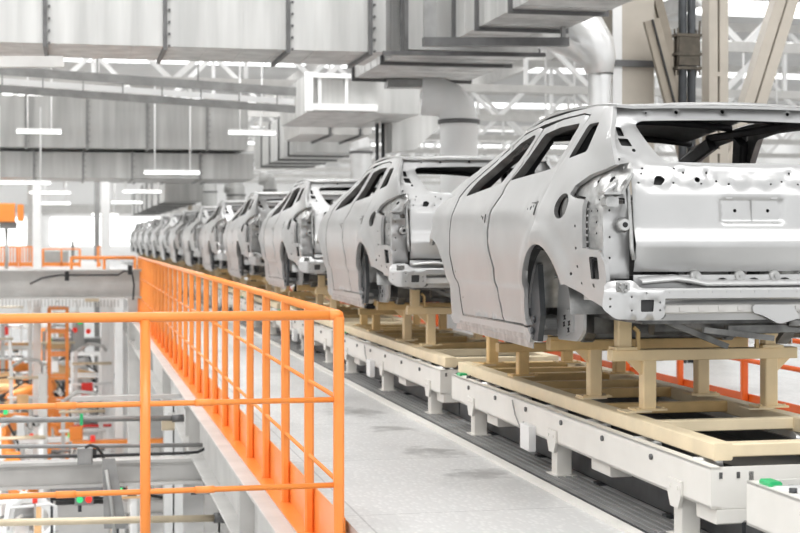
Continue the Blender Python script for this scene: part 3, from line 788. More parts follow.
# ------------------------------------------------------------------ walkway and floors
def sbox(name, lo, hi, m): return struct(MB().b2(lo, hi).build(name, m))
sbox('walkway_deck', (1.41, -6, -.08), (9.5, 100, 0), M['walk'])
sbox('floor', (-60, -15, -5.2), (60, 130, -5.0), M['lowfloor'])
sbox('trim_1', (2.735, -6, 0), (2.805, 100, .018), M['conveyor'])
sbox('trim_2', (2.81, -6, 0), (2.85, 100, .006), M['dark'])
mb = MB()
for k in range(5): mb.b2((2.862 + k * .05, -6, 0), (2.896 + k * .05, 100, .007))
struct(mb.build('trim_3', M['grey']))
mb = MB(); mb.b2((3.16, 1, 0), (3.95, 100, .004)); struct(mb.build('trim_4', M['dark']))

g = thing('edge_girder', (1.28, 0, -.16), 'grey painted steel girder running along the edge of the raised walkway', 'girder')
MB().b2((-.12, -6, -.11), (.14, 100, -.085), .004).build('top_flange', M['beam'], g)
MB().b2((.0, -6, -.58), (.025, 100, -.11)).build('web', M['beam'], g)
MB().b2((-.12, -6, -.605), (.14, 100, -.58), .004).build('bottom_flange', M['beam'], g)
for y in (6, 11, 16, 21, 26, 31):
    MB().b2((-.11, y - .008, -.58), (0, y + .008, -.11)).build('stiffener', M['beam'], g)

# ------------------------------------------------------------------ railings
def railing_line(root, a, b, step, n, posts_flat, m, rails, toe=True, outward=None):
    a = Vector(a); b = Vector(b); d = (b - a).normalized()
    for k in range(n):
        p = a + d * step * k
        mb = MB()
        if posts_flat: mb.bar(p + Vector((0, 0, -.24 if k else -.7)), p + Vector((0, 0, 1.09)), .055, .055, (0, 1, 0), .012)
        else: mb.tube([p + Vector((0, 0, -.30)), p + Vector((0, 0, 1.09))], .026, 14)
        mb.build('post', m, root)
    for i, (z, r) in enumerate(rails):
        mb = MB(); mb.tube([a + Vector((0, 0, z)), b + Vector((0, 0, z))], r, 12)
        if i:
            for k in range(n):
                p = a + d * step * k + Vector((0, 0, z)); mb.tube([p - d * .035, p + d * .035], r * 1.35, 10)
        mb.build('top_rail' if i == 0 else 'mid_rail', m, root)
    return root
RX = 1.352
rl = thing('guard_railing', (0, 0, 0), 'long orange railing running beside the walkway into the distance', 'railing')
railing_line(rl, (RX, 7.79, 0), (RX, 33.5, 0), 1.028, 26, True, M['orange'], [(1.10, .026), (.66, .0125), (.22, .0125)])
MB().b2((RX + .028, 7.79, -.235), (RX + .036, 33.5, .03)).build('toe_plate', M['orange'], rl)
mb = MB(); mb.b2((RX - .07, 7.4, -.244), (RX + .036, 33.5, -.235)); mb.build('base_flange', M['orange'], rl)
r2 = thing('guard_railing', (0, 0, 0), 'short orange railing section crossing the lower left foreground', 'railing')
xs = [RX - 1.005 * k for k in range(4)]
mb = MB()
for k, x in enumerate(xs):
    MB().tube([(x, 7.79, -.6), (x, 7.79, 1.085)], .027, 16).build('post', M['orange'], r2)
for i, (z, r) in enumerate([(1.10, .026), (.655, .0145), (.205, .0145)]):
    mb = MB(); mb.tube([(RX - 3.05, 7.79, z), (RX - (.0 if i else .03), 7.79, z)], r, 14)
    if i:
        for x in (-.05, .45 + .2): mb.tube([(x - .05, 7.79, z), (x + .05, 7.79, z)], r * 1.3, 12)
    mb.build('top_rail' if i == 0 else 'mid_rail', M['orange'], r2)
mb = MB(); mb.tube([(RX - .05, 7.79, 1.10), (RX - .01, 7.79, 1.10), (RX + .0, 7.80, 1.098), (RX, 7.84, 1.10)], .028, 14); mb.build('elbow', M['orange'], r2)
r3 = thing('guard_railing', (0, 0, 0), 'orange railing across the walkway end, behind the far post', 'railing')
for x in (1.30, .62, -.1): MB().tube([(x, 34.3, 0.2), (x, 34.3, 1.1)], .035, 8).build('post', M['orange'], r3)
for z in (1.08, .70): MB().tube([(-.1, 34.3, z), (1.3, 34.3, z)], .04, 8).build('rail', M['orange'], r3)
# right-hand railing behind the conveyor
r4 = thing('guard_railing', (0, 0, 0), 'orange-red railing behind the conveyor, seen below the nearest car', 'railing')
for k in range(24):
    y = 8.3 + k * 1.5
    MB().bar((6.0, y, 0), (6.0, y, 1.1), .06, .06, (0, 1, 0), .01).build('post', M['orange_dark'], r4)
for z in (1.10, .63, .39): MB().tube([(6.0, 8.3, z), (6.0, 42.8, z)], .022, 8).build('rail', M['orange_dark'], r4)
MB().b2((6.03, 8.3, 0), (6.04, 42.8, .08)).build('toe_plate', M['orange_dark'], r4)

# ------------------------------------------------------------------ the hall
ZC = 8.2
sbox('wall_back', (-60, 126, -5), (60, 126.5, ZC + 2), M['wallp'])
sbox('wall_left', (-58, -10, -5), (-57.5, 126, ZC + 2), M['wallp'])
sbox('wall_right', (40, -10, -5), (40.5, 126, ZC + 2), M['wallp'])
mb = MB()
Yc = -6; n = 0
while Yc < 126:
    mb.b2((-58, Yc, ZC), (40, Yc + 5.2, ZC + .15))
    x = -58
    Yc += 8.0; n += 1
struct(mb.build('ceiling', M['deck']))
for k in range(n):
    yy = -6 + 8 * k + 5.2
    struct(MB().b2((-58, yy, ZC + .02), (40, yy + 2.8, ZC + .10)).build('window_%d' % (k + 1), M['sky']))
mb = MB()
for yy in (-4, 0):
    pass
# clerestory bands on the far wall
for k, (x0, x1) in enumerate(((-40, -22), (-20, -4), (-2, 12), (14, 34))):
    struct(MB().b2((x0, 125.8, 1.0), (x1, 125.98, 3.2)).build('window_%d' % (n + 1 + k), M['sky']))
    for zz in (4.0, 5.0):
        pass
struct(MB().b2((-60, 125.7, 3.6), (60, 125.95, 4.3)).build('trim_5', M['beam']))

# roof trusses
TR = ['in front of the big upper duct', 'second from the camera', 'third from the camera', 'fourth from the camera', 'fifth from the camera', 'sixth from the camera', 'seventh from the camera', 'eighth from the camera', 'ninth from the camera', 'tenth from the camera']
for k in range(9):
    y = 28 + 9 * k
    t = thing('roof_truss', (0, y, 0), 'white steel roof truss spanning the hall, %s' % ('nearest of the row' if k == 0 else TR[k]), 'truss', 'white roof trusses')
    zb, zt = 5.35, 7.1
    MB().bar((-45, 0, zb), (36, 0, zb), .18, .20).build('bottom_chord', M['beam'], t)
    MB().bar((-45, 0, zt), (36, 0, zt), .20, .22).build('top_chord', M['beam'], t)
    mb = MB(); x = -44.5
    while x < 32:
        mb.bar((x, 0, zb), (x + 1.8, 0, zt), .14, .14); mb.bar((x + 1.8, 0, zt), (x + 3.6, 0, zb), .12, .12); mb.bar((x + 1.8, 0, zb), (x + 1.8, 0, zt), .10, .10)
        x += 3.6
    mb.build('web', M['white'], t)
for k, x in enumerate((-14, -7, 8, 15)):
    pl = thing('roof_purlin', (x, 0, 0), 'long grey roof beam above the trusses, %s' % ['far left', 'left of the car line', 'right of the car line', 'far right'][k], 'beam', 'lengthwise roof beams')
    MB().b2((-.12, 20, 7.25), (.12, 124, 7.3)).build('flange', M['beam'], pl); MB().b2((-.03, 20, 7.3), (.03, 124, 7.7)).build('web', M['beam'], pl)

# ---- ducts
def box_duct(name, lo, hi, axis, joints, label, group='rectangular ventilation ducts', m='galv', fl='galv_dark', pane=None, t=.05):
    lo = Vector(lo); hi = Vector(hi)
    r = thing(name, (0, 0, 0), label, 'duct', group)
    mb = MB(); mb.b2(lo, hi)
    # shallow cross ribs pressed in the sheets
    L = hi[axis] - lo[axis]; k = max(2, int(L / .45))
    for i in range(1, k):
        a = lo[axis] + L * i / k
        p = [lo.x - .006, lo.y - .006, lo.z - .006]; q = [hi.x + .006, hi.y + .006, hi.z + .006]
        p[axis] = a - .012; q[axis] = a + .012; mb.b2(p, q)
    mb.build('duct_body', M[m], r)
    for a in joints:
        p = [lo.x - .045, lo.y - .045, lo.z - .045]; q = [hi.x + .045, hi.y + .045, hi.z + .045]
        p[axis] = a - t / 2; q[axis] = a + t / 2
        fr = MB().b2(p, q); 
        for z in [lo.z + .15 * j for j in range(int((hi.z - lo.z) / .15) + 1)]:
            if axis == 0: fr.box((a + t, lo.y - .05, z), (.03, .03, .03))
        fr.build('joint_flange', M[fl], r)
    return r
def jx(pxs, y): return [PY(p, 200, y).x for p in pxs]
YD1 = 19.0
z1 = PY(190, 47, YD1).z
box_duct('ventilation_duct', (-14, YD1, z1), (PY(386, 50, YD1).x, YD1 + 1.5, z1 + 2.3), 0, jx([-75, 45, 165, 288, 370], YD1), 'huge galvanised duct across the top left of the hall')
mb = MB()
hb = thing('hanger_beam', (0, 0, 0), 'short grey hanger beam under the huge duct at the left edge', 'beam')
a = PY(-60, 62, YD1 - .5); b = PY(64, 62, YD1 - .5)
MB().bar(a, b, .12, .13, (0, 0, 1)).build('beam_profile', M['beam'], hb)
YD2 = 39
za, zb_ = PY(100, 148, YD2).z, PY(100, 97, YD2).z
box_duct('ventilation_duct', (-22, YD2, za), (PY(248, 100, YD2).x, YD2 + 3, zb_), 0, jx([-60, 26, 87, 147, 207], YD2), 'long pale duct crossing behind the hanging lamps, upper of two', m='galv', fl='grey', t=.06)
z3, z4 = PY(100, 177, YD2).z, PY(100, 151, YD2).z
box_duct('ventilation_duct', (-22, YD2 + .6, z3), (PY(256, 100, YD2).x, YD2 + 3.2, z4), 0, jx([-40, 34, 83, 132, 200], YD2 + .6), 'lower pale duct directly below the long crossing duct', fl='grey', t=.05)
# duct that runs along the line on the right
box_duct('ventilation_duct', (4.64, 8.0, 4.0), (5.70, 18.2, 5.4), 1, [11.6, 13.0, 14.3, 15.7, 17.1, 18.2], 'large duct above the nearest car, running away from the camera')
box_duct('ventilation_duct', (4.15, 18.9, 3.95), (5.95, 22.6, 5.2), 1, [19.0, 20.3, 22.5], 'wide duct end hanging behind the lengthwise duct')
fb = thing('support_frame', (0, 0, 0), 'dark grey hanging frame under the lengthwise duct', 'frame')
yy = 16.9
l0 = PY(423, 42, yy); l1 = PY(568, 42, yy)
MB().bar(l0, l1, .10, .10).build('cross_bar', M['galv_dark'], fb)
MB().bar(l0 + Vector((.08, 0, .05)), l0 + Vector((.08, 0, 2.2)), .14, .08, (0, 1, 0)).build('hanger', M['grey'], fb)
MB().bar(l1 + Vector((-.06, 0, .05)), l1 + Vector((-.06, 0, 2.2)), .05, .05, (0, 1, 0)).build('hanger', M['grey'], fb)
fb2 = thing('support_frame', (0, 0, 0), 'second grey hanging bar behind, between the huge duct and the lengthwise duct', 'frame')
l0 = PY(383, 53, 18.6); l1 = PY(545, 55, 18.6)
MB().bar(l0, l1, .07, .05).build('cross_bar', M['galv_dark'], fb2)
MB().bar(l0 + Vector((.3, 0, 0)), l0 + Vector((.3, 0, 1.5)), .05, .05, (0, 1, 0)).build('hanger', M['galv_dark'], fb2)
l0 = PY(386, 84, 22.5); l1 = PY(447, 84, 22.5)
fb3 = thing('support_frame', (0, 0, 0), 'short grey support bar below the wide duct end', 'frame')
MB().bar(l0, l1, .3, .12).build('cross_bar', M['grey'], fb3)
MB().bar(l0 + Vector((.1, .05, 0)), l0 + Vector((.1, .05, 1.2)), .03, .03, (0, 1, 0)).build('hanger', M['grey'], fb3)
# duct with pale framed end
a = PY(307, 112, 27); b = PY(420, 76, 27)
d3 = box_duct('ventilation_duct', (a.x, 27, a.z), (b.x, 30.6, b.z), 0, [], 'grey duct with white framed end below the huge duct')
mb = MB(); p = PY(306, 110, 26.95); q = PY(345, 74, 26.95)
mb.b2((p.x - .02, 26.88, p.z - .02), (p.x + .12, 26.99, q.z + .02)); mb.b2((p.x, 26.9, p.z), (q.x + .6, 26.99, p.z + .12)); mb.b2((p.x, 26.9, q.z - .08), (q.x + .6, 26.99, q.z)); mb.b2((q.x - .5, 26.92, p.z), (q.x - .44, 26.99, q.z)); mb.b2((q.x, 26.92, p.z), (q.x + .05, 26.99, q.z))
mb.build('white_frame', M['white'], d3)
a = PY(262, 150, 46); b = PY(330, 118, 46)
box_duct('ventilation_duct', (a.x, 38.5, 3.75), (a.x + 1.6, 48, 4.9), 1, [40, 42, 44, 46], 'lengthwise duct left of the white framed one')
box_duct('ventilation_duct', (PY(300, 130, 32).x, 32, PY(300, 134, 32).z), (PY(372, 130, 32).x, 34.5, PY(300, 114, 32).z), 0, jx([330, 360], 32), 'small dark duct box below the white framed duct', m='beam')
box_duct('ventilation_duct', (1.0, 52, 3.5), (5.5, 54.5, 4.9), 0, [2, 3, 4.4], 'far crossing duct behind the middle cars')
box_duct('ventilation_duct', (3.2, 56, 2.9), (4.6, 90, 4.1), 1, [60, 65, 70, 75, 80, 85], 'distant lengthwise duct above the last cars')
# big bent wall duct beside the round one (between second and nearest car)
wd = thing('sloped_duct', (0, 0, 0), 'pale sloping duct hood to the left of the round ribbed duct', 'duct')
y = 29.0
pts = [PY(x_, y_, y) for x_, y_ in ((392, 152), (392, 122), (428, 102), (446, 104), (446, 120), (415, 150))]
MB().prism([(p.x, p.z) for p in pts], y, 'y', 1.0).build('hood_body', M['galv'], wd)
# ---- round ducts
def round_duct(pts, r, rings, label, m='silver', name='round_duct', ribs=True):
    t = thing(name, (0, 0, 0), label, 'duct', 'round ventilation ducts')
    pts = [Vector(p) for p in pts]
    # vertical ribbed drop is the last segment
    pts[-1].z = .002
    a, b = pts[-2], pts[-1]; n = max(2, int((b - a).length / .12)); path = [a.lerp(b, i / (2 * n)) for i in range(2 * n + 1)]
    rr = [r * (1.0 if i % 2 else .965) for i in range(2 * n + 1)]
    MB().tube(path, rr if ribs else r, 24).build('straight_duct', M[m], t)
    if len(pts) > 2:
        MB().tube(pts[:-1] + [pts[-2].lerp(b, .02)], r * 1.0, 24).build('elbow', M[m], t)
    for s_ in rings:
        c = a.lerp(b, s_); MB().tube([c - Vector((0, 0, .03)), c + Vector((0, 0, .03))], r * 1.10, 24).build('clamp_ring', M['galv_dark'], t)
    return t
d = 21.5
def Q(x, y): return P(x, y, d)
rr = .27
round_duct([Q(422, 96), Q(438, 97), Q(449, 101), Q(457, 110), Q(459, 122), P(459, 245, d)], .275, [.0], 'bright ribbed round duct dropping between the second and nearest car', 'white')
d = 18.1
round_duct([P(600, 72, d), P(600, 250, d)], .145, [.0], 'thin ribbed round duct beside the beige plenum', 'silver')
tr = thing('duct_elbow', (0, 0, 0), 'shiny silver duct elbow joining the lengthwise duct to the plenum', 'duct')
pts = [P(570, 46, 17.3), P(586, 44, 17.6), P(602, 52, 17.9), P(609, 66, 18.0), P(610, 90, 18.1)]
MB().tube([P(548, 22, 18.5), P(568, 28, 18.3), P(584, 37, 18.15), P(594, 50, 18.1), P(599, 62, 18.1), P(600, 74, 18.1)], [.34, .34, .32, .27, .21, .16], 24).build('elbow_body', M['silver'], tr)
d = 37
round_duct([P(318, 128, d), P(345, 130, d), P(356, 136, d), P(361, 148, d), P(361, 260, d)], .27, [.03, .25], 'small round duct elbow left of the dark vertical pipes', 'silver')
for k, (px, dd, r_) in enumerate(((236, 58, .35), (209, 66, .35), (270, 50, .22))):
    round_duct([P(px - 10, 184 - 3 * k, dd), P(px, 186 - 3 * k, dd), P(px, 235, dd)], r_, [.1], ['distant round duct above the sixth car', 'farthest round duct above the seventh car', 'distant thin round duct above the fifth car'][k], 'galv', ribs=False)

# ---- columns
def col_box(name, px0, px1, d, z0, z1, m, label, cat='column', depth=.4, group=None):
    a = P(px0, 239, d); b = P(px1, 239, d)
    w = (b - a).length; t = thing(name, ((a.x + b.x) / 2, (a.y + b.y) / 2 + depth / 2, 0), label, cat, group)
    MB().b2((-w / 2, -depth / 2, z0), (w / 2, depth / 2, z1), .015).build('shaft', M[m], t)
    MB().b2((-w / 2 - .08, -depth / 2 - .08, z0), (w / 2 + .08, depth / 2 + .08, z0 + .04)).build('base_plate', M[m], t)
    return t
pc = col_box('plenum_column', 613, 656, 18.5, 0, 8, 'beige', 'wide beige boxed column with a bolted flange behind the nearest car', depth=.45)
MB().b2((-.30, -.27, 3.62), (.30, .27, 3.70)).build('flange', M['galv_dark'], pc)
MB().b2((-.29, -.245, .05), (-.17, -.226, 7.9)).build('pale_edge_strip', M['white'], pc)
# braced column with a slot, and its V-shaped diagonals
bc = thing('braced_column', P(715, 239, 19.5) * Vector((1, 1, 0)) if False else (P(715, 239, 19.5).x, P(715, 239, 19.5).y, 0), 'beige slotted column with two diagonal braces above the nearest car', 'column')
for sx in (-1, 1):
    MB().b2((sx * .012, -.12, 0), (sx * .135, .12, 8), .008).build('channel', M['beige'], bc)
MB().b2((-.012, .02, 0), (.012, .05, 8)).build('slot_web', M['hollow'], bc)
for k in range(7): MB().b2((-.04, -.125, .6 + k * 1.0), (.04, -.118, .66 + k * 1.0)).build('batten', M['beige'], bc)
def brace(bx, tz, ang_dx, w, m):
    a = Vector((bx, .25, 1.55)); b = Vector((bx + ang_dx, .25, tz))
    dvec = (b - a).normalized(); side = Vector((dvec.z, 0, -dvec.x))
    for s_ in (-1, 1):
        MB().bar(a + side * s_ * (w / 2 + .012), b + side * s_ * (w / 2 + .012), w, .22, (0, 1, 0), .006).build('brace_channel', M[m], bc)
    MB().bar(a + Vector((0, .05, 0)), b + Vector((0, .05, 0)), .02, .02, (0, 1, 0)).build('brace_slot', M['hollow'], bc)
brace(.06, 5.6, 1.34, .145, 'beige')
brace(.05, 5.6, -1.12, .12, 'brown')
ob = thing('diagonal_brace', (P(668, 239, 18.2).x, P(668, 239, 18.2).y, 0), 'short brown diagonal brace leaning against the beige boxed column', 'brace')
MB().bar((-.22, .0, 4.15), (.22, 0, 2.6), .20, .06, (0, 1, 0), .005).build('channel', M['brown'], ob)
MB().bar((-.22, -.05, 4.15), (.22, -.05, 2.6), .02, .02, (0, 1, 0)).build('slot', M['hollow'], ob)
# dark riser pipes with clamp
dp = thing('riser_pipe', (P(687, 239, 18.2).x, P(687, 239, 18.2).y, 0), 'dark grey riser pipes with a clamp between the beige braces', 'pipe')
MB().tube([(-.058, 0, 0), (-.058, 0, 8)], .052, 14).build('pipe', M['dark'], dp)
MB().tube([(.058, 0, 0), (.058, 0, 8)], .052, 14).build('pipe', M['dark'], dp)
mb = MB()
for z in (3.55, 3.72, 3.95): mb.b2((-.16, -.08, z), (.16, .08, z + .035))
for x in (-.14, .14): mb.tube([(x, -.05, 3.48), (x, -.05, 4.05)], .012, 8); mb.tube([(x, .05, 3.48), (x, .05, 4.05)], .012, 8)
mb.b2((-.13, -.07, 3.6), (.13, .07, 3.95)); mb.tube([(.15, 0, 3.9), (.17, 0, 4.15)], .015, 8)
mb.build('clamp', M['clampb'], dp)
dp2 = thing('riser_pipe', (P(380, 239, 30).x, P(380, 239, 30).y, 0), 'thin pair of dark vertical pipes above the second car', 'pipe')
for x in (-.06, .06): MB().tube([(x, 0, 0), (x, 0, 4.6)], .035, 8).build('pipe', M['dark'], dp2)
for k, (px0, px1, dd, lab) in enumerate(((101, 110, 43.5, 'tall white column left of the last cars'), (33, 41, 44, 'white column at the left behind the orange fences'))):
    t = thing('hall_column', (P((px0 + px1) / 2, 239, dd).x, P((px0 + px1) / 2, 239, dd).y, 0), lab, 'column')
    w = (px1 - px0) / FPX * dd
    MB().b2((-w / 2, -.12, -5), (w / 2, .12, 3.3 if k else 3.9), .01).build('shaft', M['white'], t)
    MB().b2((-w / 2 - .1, -.2, -5), (w / 2 + .1, .2, -4.95)).build('base_plate', M['white'], t)
for k, (px, dd, m) in enumerate(((97, 62, 'grey'), (30, 70, 'beam'), (190, 75, 'brown'), (228, 90, 'beam'))):
    t = thing('hall_column', (P(px, 239, dd).x, P(px, 239, dd).y, 0), ['dark grey column just left of the tall white one', 'grey column beside the white one at the left', 'brownish column far behind the eighth car', 'distant pale column behind the sixth car'][k], 'column')
    MB().b2((-.11, -.12, -5), (.11, .12, 5.2), .01).build('shaft', M[m], t); MB().b2((-.2, -.2, -5), (.2, .2, -4.95)).build('base_plate', M[m], t)
for k, (px, dd) in enumerate(((173, 19.5), (218, 15.5))):
    t = thing('support_column', (P(px, 239, dd).x, P(px, 239, dd).y, 0), ['white steel column standing below the walkway beside the railing', 'light grey column under the walkway edge girder'][k], 'column')
    w = (.24, .28)[k]
    MB().b2((-w / 2, -w / 2, -5), (w / 2, -w / 2 + .02, -.62)).build('front_flange', M['white' if k == 0 else 'beam'], t)
    MB().b2((-.01, -w / 2, -5), (.01, w / 2, -.62)).build('web', M['beam'], t)
    MB().b2((-w / 2, w / 2 - .02, -5), (w / 2, w / 2, -.62)).build('rear_flange', M['beam'], t)

# ---- cable tray across the upper left
ct = thing('cable_tray', (0, 0, 0), 'long grey cable tray slanting across below the huge duct', 'cable tray')
a, b = P(-60, 66, 25), P(296, 92, 26.4)
off = Vector((0, 0, -.30))
nrm = Vector((0, 1.2, 0))
MB().bar(a, b, .06, .15).build('side_rail', M['grey'], ct); MB().bar(a + off + Vector((0, .1, 0)), b + off + Vector((0, .1, 0)), .06, .13).build('side_rail', M['grey'], ct)
d_ = (b - a)
for k in range(9): p = a + d_ * (k + .5) / 9; MB().bar(p + Vector((0, .03, -.3)), p + Vector((0, .03, 0)), .02, .02, (0, 1, 0)).build('rung', M['grey'], ct)
MB().bar(a + Vector((0, .3, -.15)), b + Vector((0, .3, -.15)), .1, .10).build('light_strip', M['white'], ct)
for k in (2, 6, 10):
    p = a + d_ * k / 14; MB().tube([p, p + Vector((0, 0, 3.2))], .012, 6).build('hanger_rod', M['grey'], ct)

# ---- hanging lamps
def lamp(px, py, w, d, rods, label, rodtop):
    c = P(px, py, d); L = w / FPX * d
    t = thing('hanging_lamp', c, label, 'lamp', 'hanging strip lamps')
    MB().b2((-L / 2, -.06, -.005), (L / 2, .06, .05), .01).build('housing', M['white'], t)
    MB().b2((-L / 2 + .01, -.075, -.045), (L / 2 - .01, .075, -.005), .012).build('lit_tube', M['tube'], t)
    for rx in rods:
        x = (rx - px) / FPX * d; MB().tube([(x, 0, .05), (x, 0, rodtop)], .018 * d / 30, 6).build('rod', M['white'], t)
lamp(39, 131, 44, 30, (28, 51), 'hanging strip lamp at the upper left with two long white rods', 1.35)
lamp(252, 132, 47, 30, (240, 262), 'hanging strip lamp on two rods left of the framed duct', 1.4)
lamp(172, 172, 55, 34, (155, 190), 'hanging strip lamp in front of the lower pale duct', 2.0)
lamp(50, 192, 40, 48, (35, 64), 'strip lamp hanging above the white column at left', 1.6)
lamp(56, 203, 28, 62, (46, 66), 'small distant lamp hanging below the left one', 1.6)
lamp(142, 191, 38, 48, (126, 158), 'strip lamp hanging right of the tall white column', 1.6)
lamp(127, 202, 30, 62, (115, 138), 'small distant lamp hanging right of the tall white column, lower', 1.6)
lamp(105, 214, 26, 85, (96, 114), 'tiny distant lamp near the far end of the line', 2.6)
lamp(560, 118, 40, 40, (545, 575), 'strip lamp hanging behind the nearest car roof', 1.8)
lamp(760, 118, 60, 36, (742, 778), 'strip lamp seen through the right of the nearest car', 1.8)
lamp(20, 182, 60, 36, (0, 40), 'long strip lamp below the lower pale duct at left', 1.8)

# ---- left background on the far deck: orange enclosure and fences
oc = thing('machine_enclosure', P(6, 222, 44), 'orange machine box on a post at the far left', 'machine')
MB().b2((-.6, 0, 0), (.25, .6, .55), .02).build('housing', M['orange'], oc); MB().b2((.32, 0, .02), (.5, .5, .52), .02).build('side_unit', M['orange'], oc)
MB().tube([(0, .3, .62 - P(6, 222, 44).z), (0, .3, 0)], .05, 8).build('stand', M['beam'], oc)
MB().b2((-.2, .1, -.2), (.3, .5, 0), .01).build('fitting', M['grey'], oc)
for k, (x0, x1, lab) in enumerate(((-20, 16, 'orange mesh fence panel at the far left'), (20, 32, 'narrow orange fence panel left of the white column'), (43, 79, 'low orange fence panel right of the white column'), (98, 104, 'orange post panel beside the tall white column'))):
    dd = 46; a = P(x0, 267, dd); b = P(x1, 267, dd); w = (b - a).length
    t = thing('safety_fence', a, lab, 'fence', 'orange fence panels in the background')
    h = .62 if k != 2 else .55
    for x in (0, w): MB().bar((x, 0, 0), (x, 0, h), .07, .07, (0, 1, 0)).build('post', M['orange'], t)
    MB().bar((0, 0, h), (w, 0, h), .04, .04).build('rail', M['orange'], t); MB().bar((0, 0, .08), (w, 0, .08), .05, .12).build('rail', M['orange'], t)
    if k != 2:
        mb = MB()
        for i in range(int(w / .09)): mb.bar((i * .09, 0, .1), (i * .09, 0, h), .035, .02, (0, 1, 0))
        mb.build('mesh_infill', M['orange'], t)
    else: MB().bar((w / 2, 0, 0), (w / 2, 0, h), .05, .05, (0, 1, 0)).build('post', M['orange'], t)
ma = thing('grey_machine', P(58, 264, 52), 'grey machine behind the low orange fence', 'machine')
MB().b2((-.5, 0, 0), (.35, .6, .45), .02).build('housing', M['beam'], ma); MB().b2((.45, 0, 0), (.55, .1, .8), .01).build('pole', M['grey'], ma)

struct(MB().b2((-24, 40, .50), (.9, 60, .62)).build('trim_6', M['beam']))
# ---- steel beams below and beside the walkway
def ibeam(name, a, b, h, w, label, m='beam'):
    a = Vector(a); b = Vector(b); t = thing(name, (0, 0, 0), label, 'beam')
    up = Vector((0, 0, 1))
    MB().bar(a, b, w, .03).build('top_flange', M[m], t); MB().bar(a - up * h, b - up * h, w, .03).build('bottom_flange', M[m], t)
    MB().bar(a - up * h / 2, b - up * h / 2, .03, h).build('web', M[m], t)
    return t
a = PY(141, 270, 32.6)
ibeam('gantry_beam', (-16, 32.6, a.z), (a.x, 32.6, a.z), .58, .45, 'wide pale steel beam level with the far end of the orange railing')
kb = thing('power_cable', (0, 0, 0), 'black cable lying along the far pale beam', 'cable')
mb = MB(); mb.tube([PY(x, y, 32.2) for x, y in ((30, 284), (42, 278), (60, 275), (90, 275), (118, 275), (124, 271), (132, 272), (134, 285), (133, 300))], .022, 6); mb.build('cable_run', M['black'], kb)
for x, y in ((67, 276), (130, 270)): MB().box(PY(x, y, 32.2), (.09, .15, .2)).build('coupling', M['black'], kb)
mb = MB(); cr = thing('cable_carrier', (0, 0, 0), 'white toothed cable carrier below the far pale beam', 'cable carrier')
a = PY(-40, 299, 34); b = PY(118, 299, 34)
MB().bar(a, b, .25, .06).build('carrier_rail', M['white'], cr)
for k in range(46): p = a.lerp(b, k / 45) + Vector((0, -.13, -.09)); mb.box(p, (.035, .03, .16))
mb.build('teeth', M['beam'], cr)
MB().box(PY(92, 298, 33.6), (.30, .2, .16), None, .01).build('end_unit', M['brass'], cr)
# pale upright posts by the far end
for k, (px, w, lab) in enumerate(((134, 12, 'tall grey panel post below the far end of the orange railing'), (119, 9, 'white cabinet post beside the grey panel post'))):
    t = thing('panel_post', P(px, 360, 33.2 + k * 3), lab, 'post')
    ww = w / FPX * 33; z0 = -5 - t.location.z
    MB().b2((-ww / 2, 0, z0), (ww / 2, .2, (PY(px, 270 + k * 30, 33).z - t.location.z)), .01).build('shaft', M['beam' if k == 0 else 'white'], t)
    MB().b2((-ww / 2 - .05, -.05, z0), (ww / 2 + .05, .25, z0 + .05)).build('foot', M['beam'], t)
# nearer cross beam with conduit, box, cables
YB = 15.6
zt = PY(200, 458, YB).z
ibeam('cross_beam', (-9, YB, zt), (1.27, YB, zt), .235, .20, 'pale steel cross beam under the walkway at lower left')
cd = thing('conduit_pipe', (0, 0, 0), 'grey conduit lying on the pale cross beam', 'pipe')
MB().tube([PY(-60, 447, YB), PY(212, 445, YB)], .022, 8).build('pipe_run', M['grey'], cd)
MB().tube([PY(-60, 457, YB - .15), PY(90, 456, YB - .15)], .018, 8).build('pipe_run', M['galv_dark'], cd)
bk = thing('junction_box', PY(85, 456, YB - .25), 'grey junction box on the pale cross beam', 'box')
MB().b2((-.075, -.05, -.08), (.075, .05, .08), .01).build('casing', M['grey'], bk)
MB().b2((-.06, -.056, -.065), (.06, -.05, .065)).build('cover', M['grey'], bk)
bc2 = thing('power_cable', (0, 0, 0), 'black cable looping from the grey junction box to the girder', 'cable')
MB().tube([PY(x, y, YB - .28) for x, y in ((85, 448), (90, 445), (97, 447), (103, 455), (106, 468), (109, 480))], .014, 8).build('cable_loop', M['black'], bc2)
MB().tube([PY(x, y, YB - .22) for x, y in ((93, 456), (120, 455), (150, 454), (185, 453), (198, 452), (210, 446), (220, 444))], .016, 8).build('cable_run', M['black'], bc2)
hc = thing('cable_sleeve', (0, 0, 0), 'grey hanging cable sleeve below the junction box', 'cable')
p = [PY(x, y, YB - .3) for x, y in ((102, 458), (115, 458), (127, 528), (104, 528))]
MB().prism([(q.x, q.z) for q in p], YB - .34, 'y', .03).build('sleeve', M['grey'], hc)
MB().tube([PY(106, 470, YB - .36), PY(111, 500, YB - .36), PY(116, 545, YB - .36)], .018, 8).build('hose', M['galv'], hc)
pp = thing('service_pipe', (0, 0, 0), 'dark grey pipe crossing at lower left below the middle orange rail', 'pipe')
MB().tube([PY(-60, 421, YB + 1.0), PY(182, 418, YB + 1.0)], .030, 12).build('pipe_run', M['grey'], pp)
MB().tube([PY(172, 418.5, YB + 1.0), PY(184, 418, YB + 1.0)], .042, 12).build('end_cap', M['galv_dark'], pp)
MB().box(PY(168, 424, YB + 1.05), (.14, .12, .13), None, .02).build('valve', M['brass'], pp)
MB().b2(PY(80, 425, YB + .98), PY(83, 414, YB + .93)).build('marking_band', M['green'], pp)
gp = thing('service_pipe', (0, 0, 0), 'brass-tinted pipe crossing at the lower left edge', 'pipe')
MB().tube([PY(-60, 524, YB - 1.2), PY(222, 518, YB - 1.2)], .034, 12).build('pipe_run', M['brass'], gp)
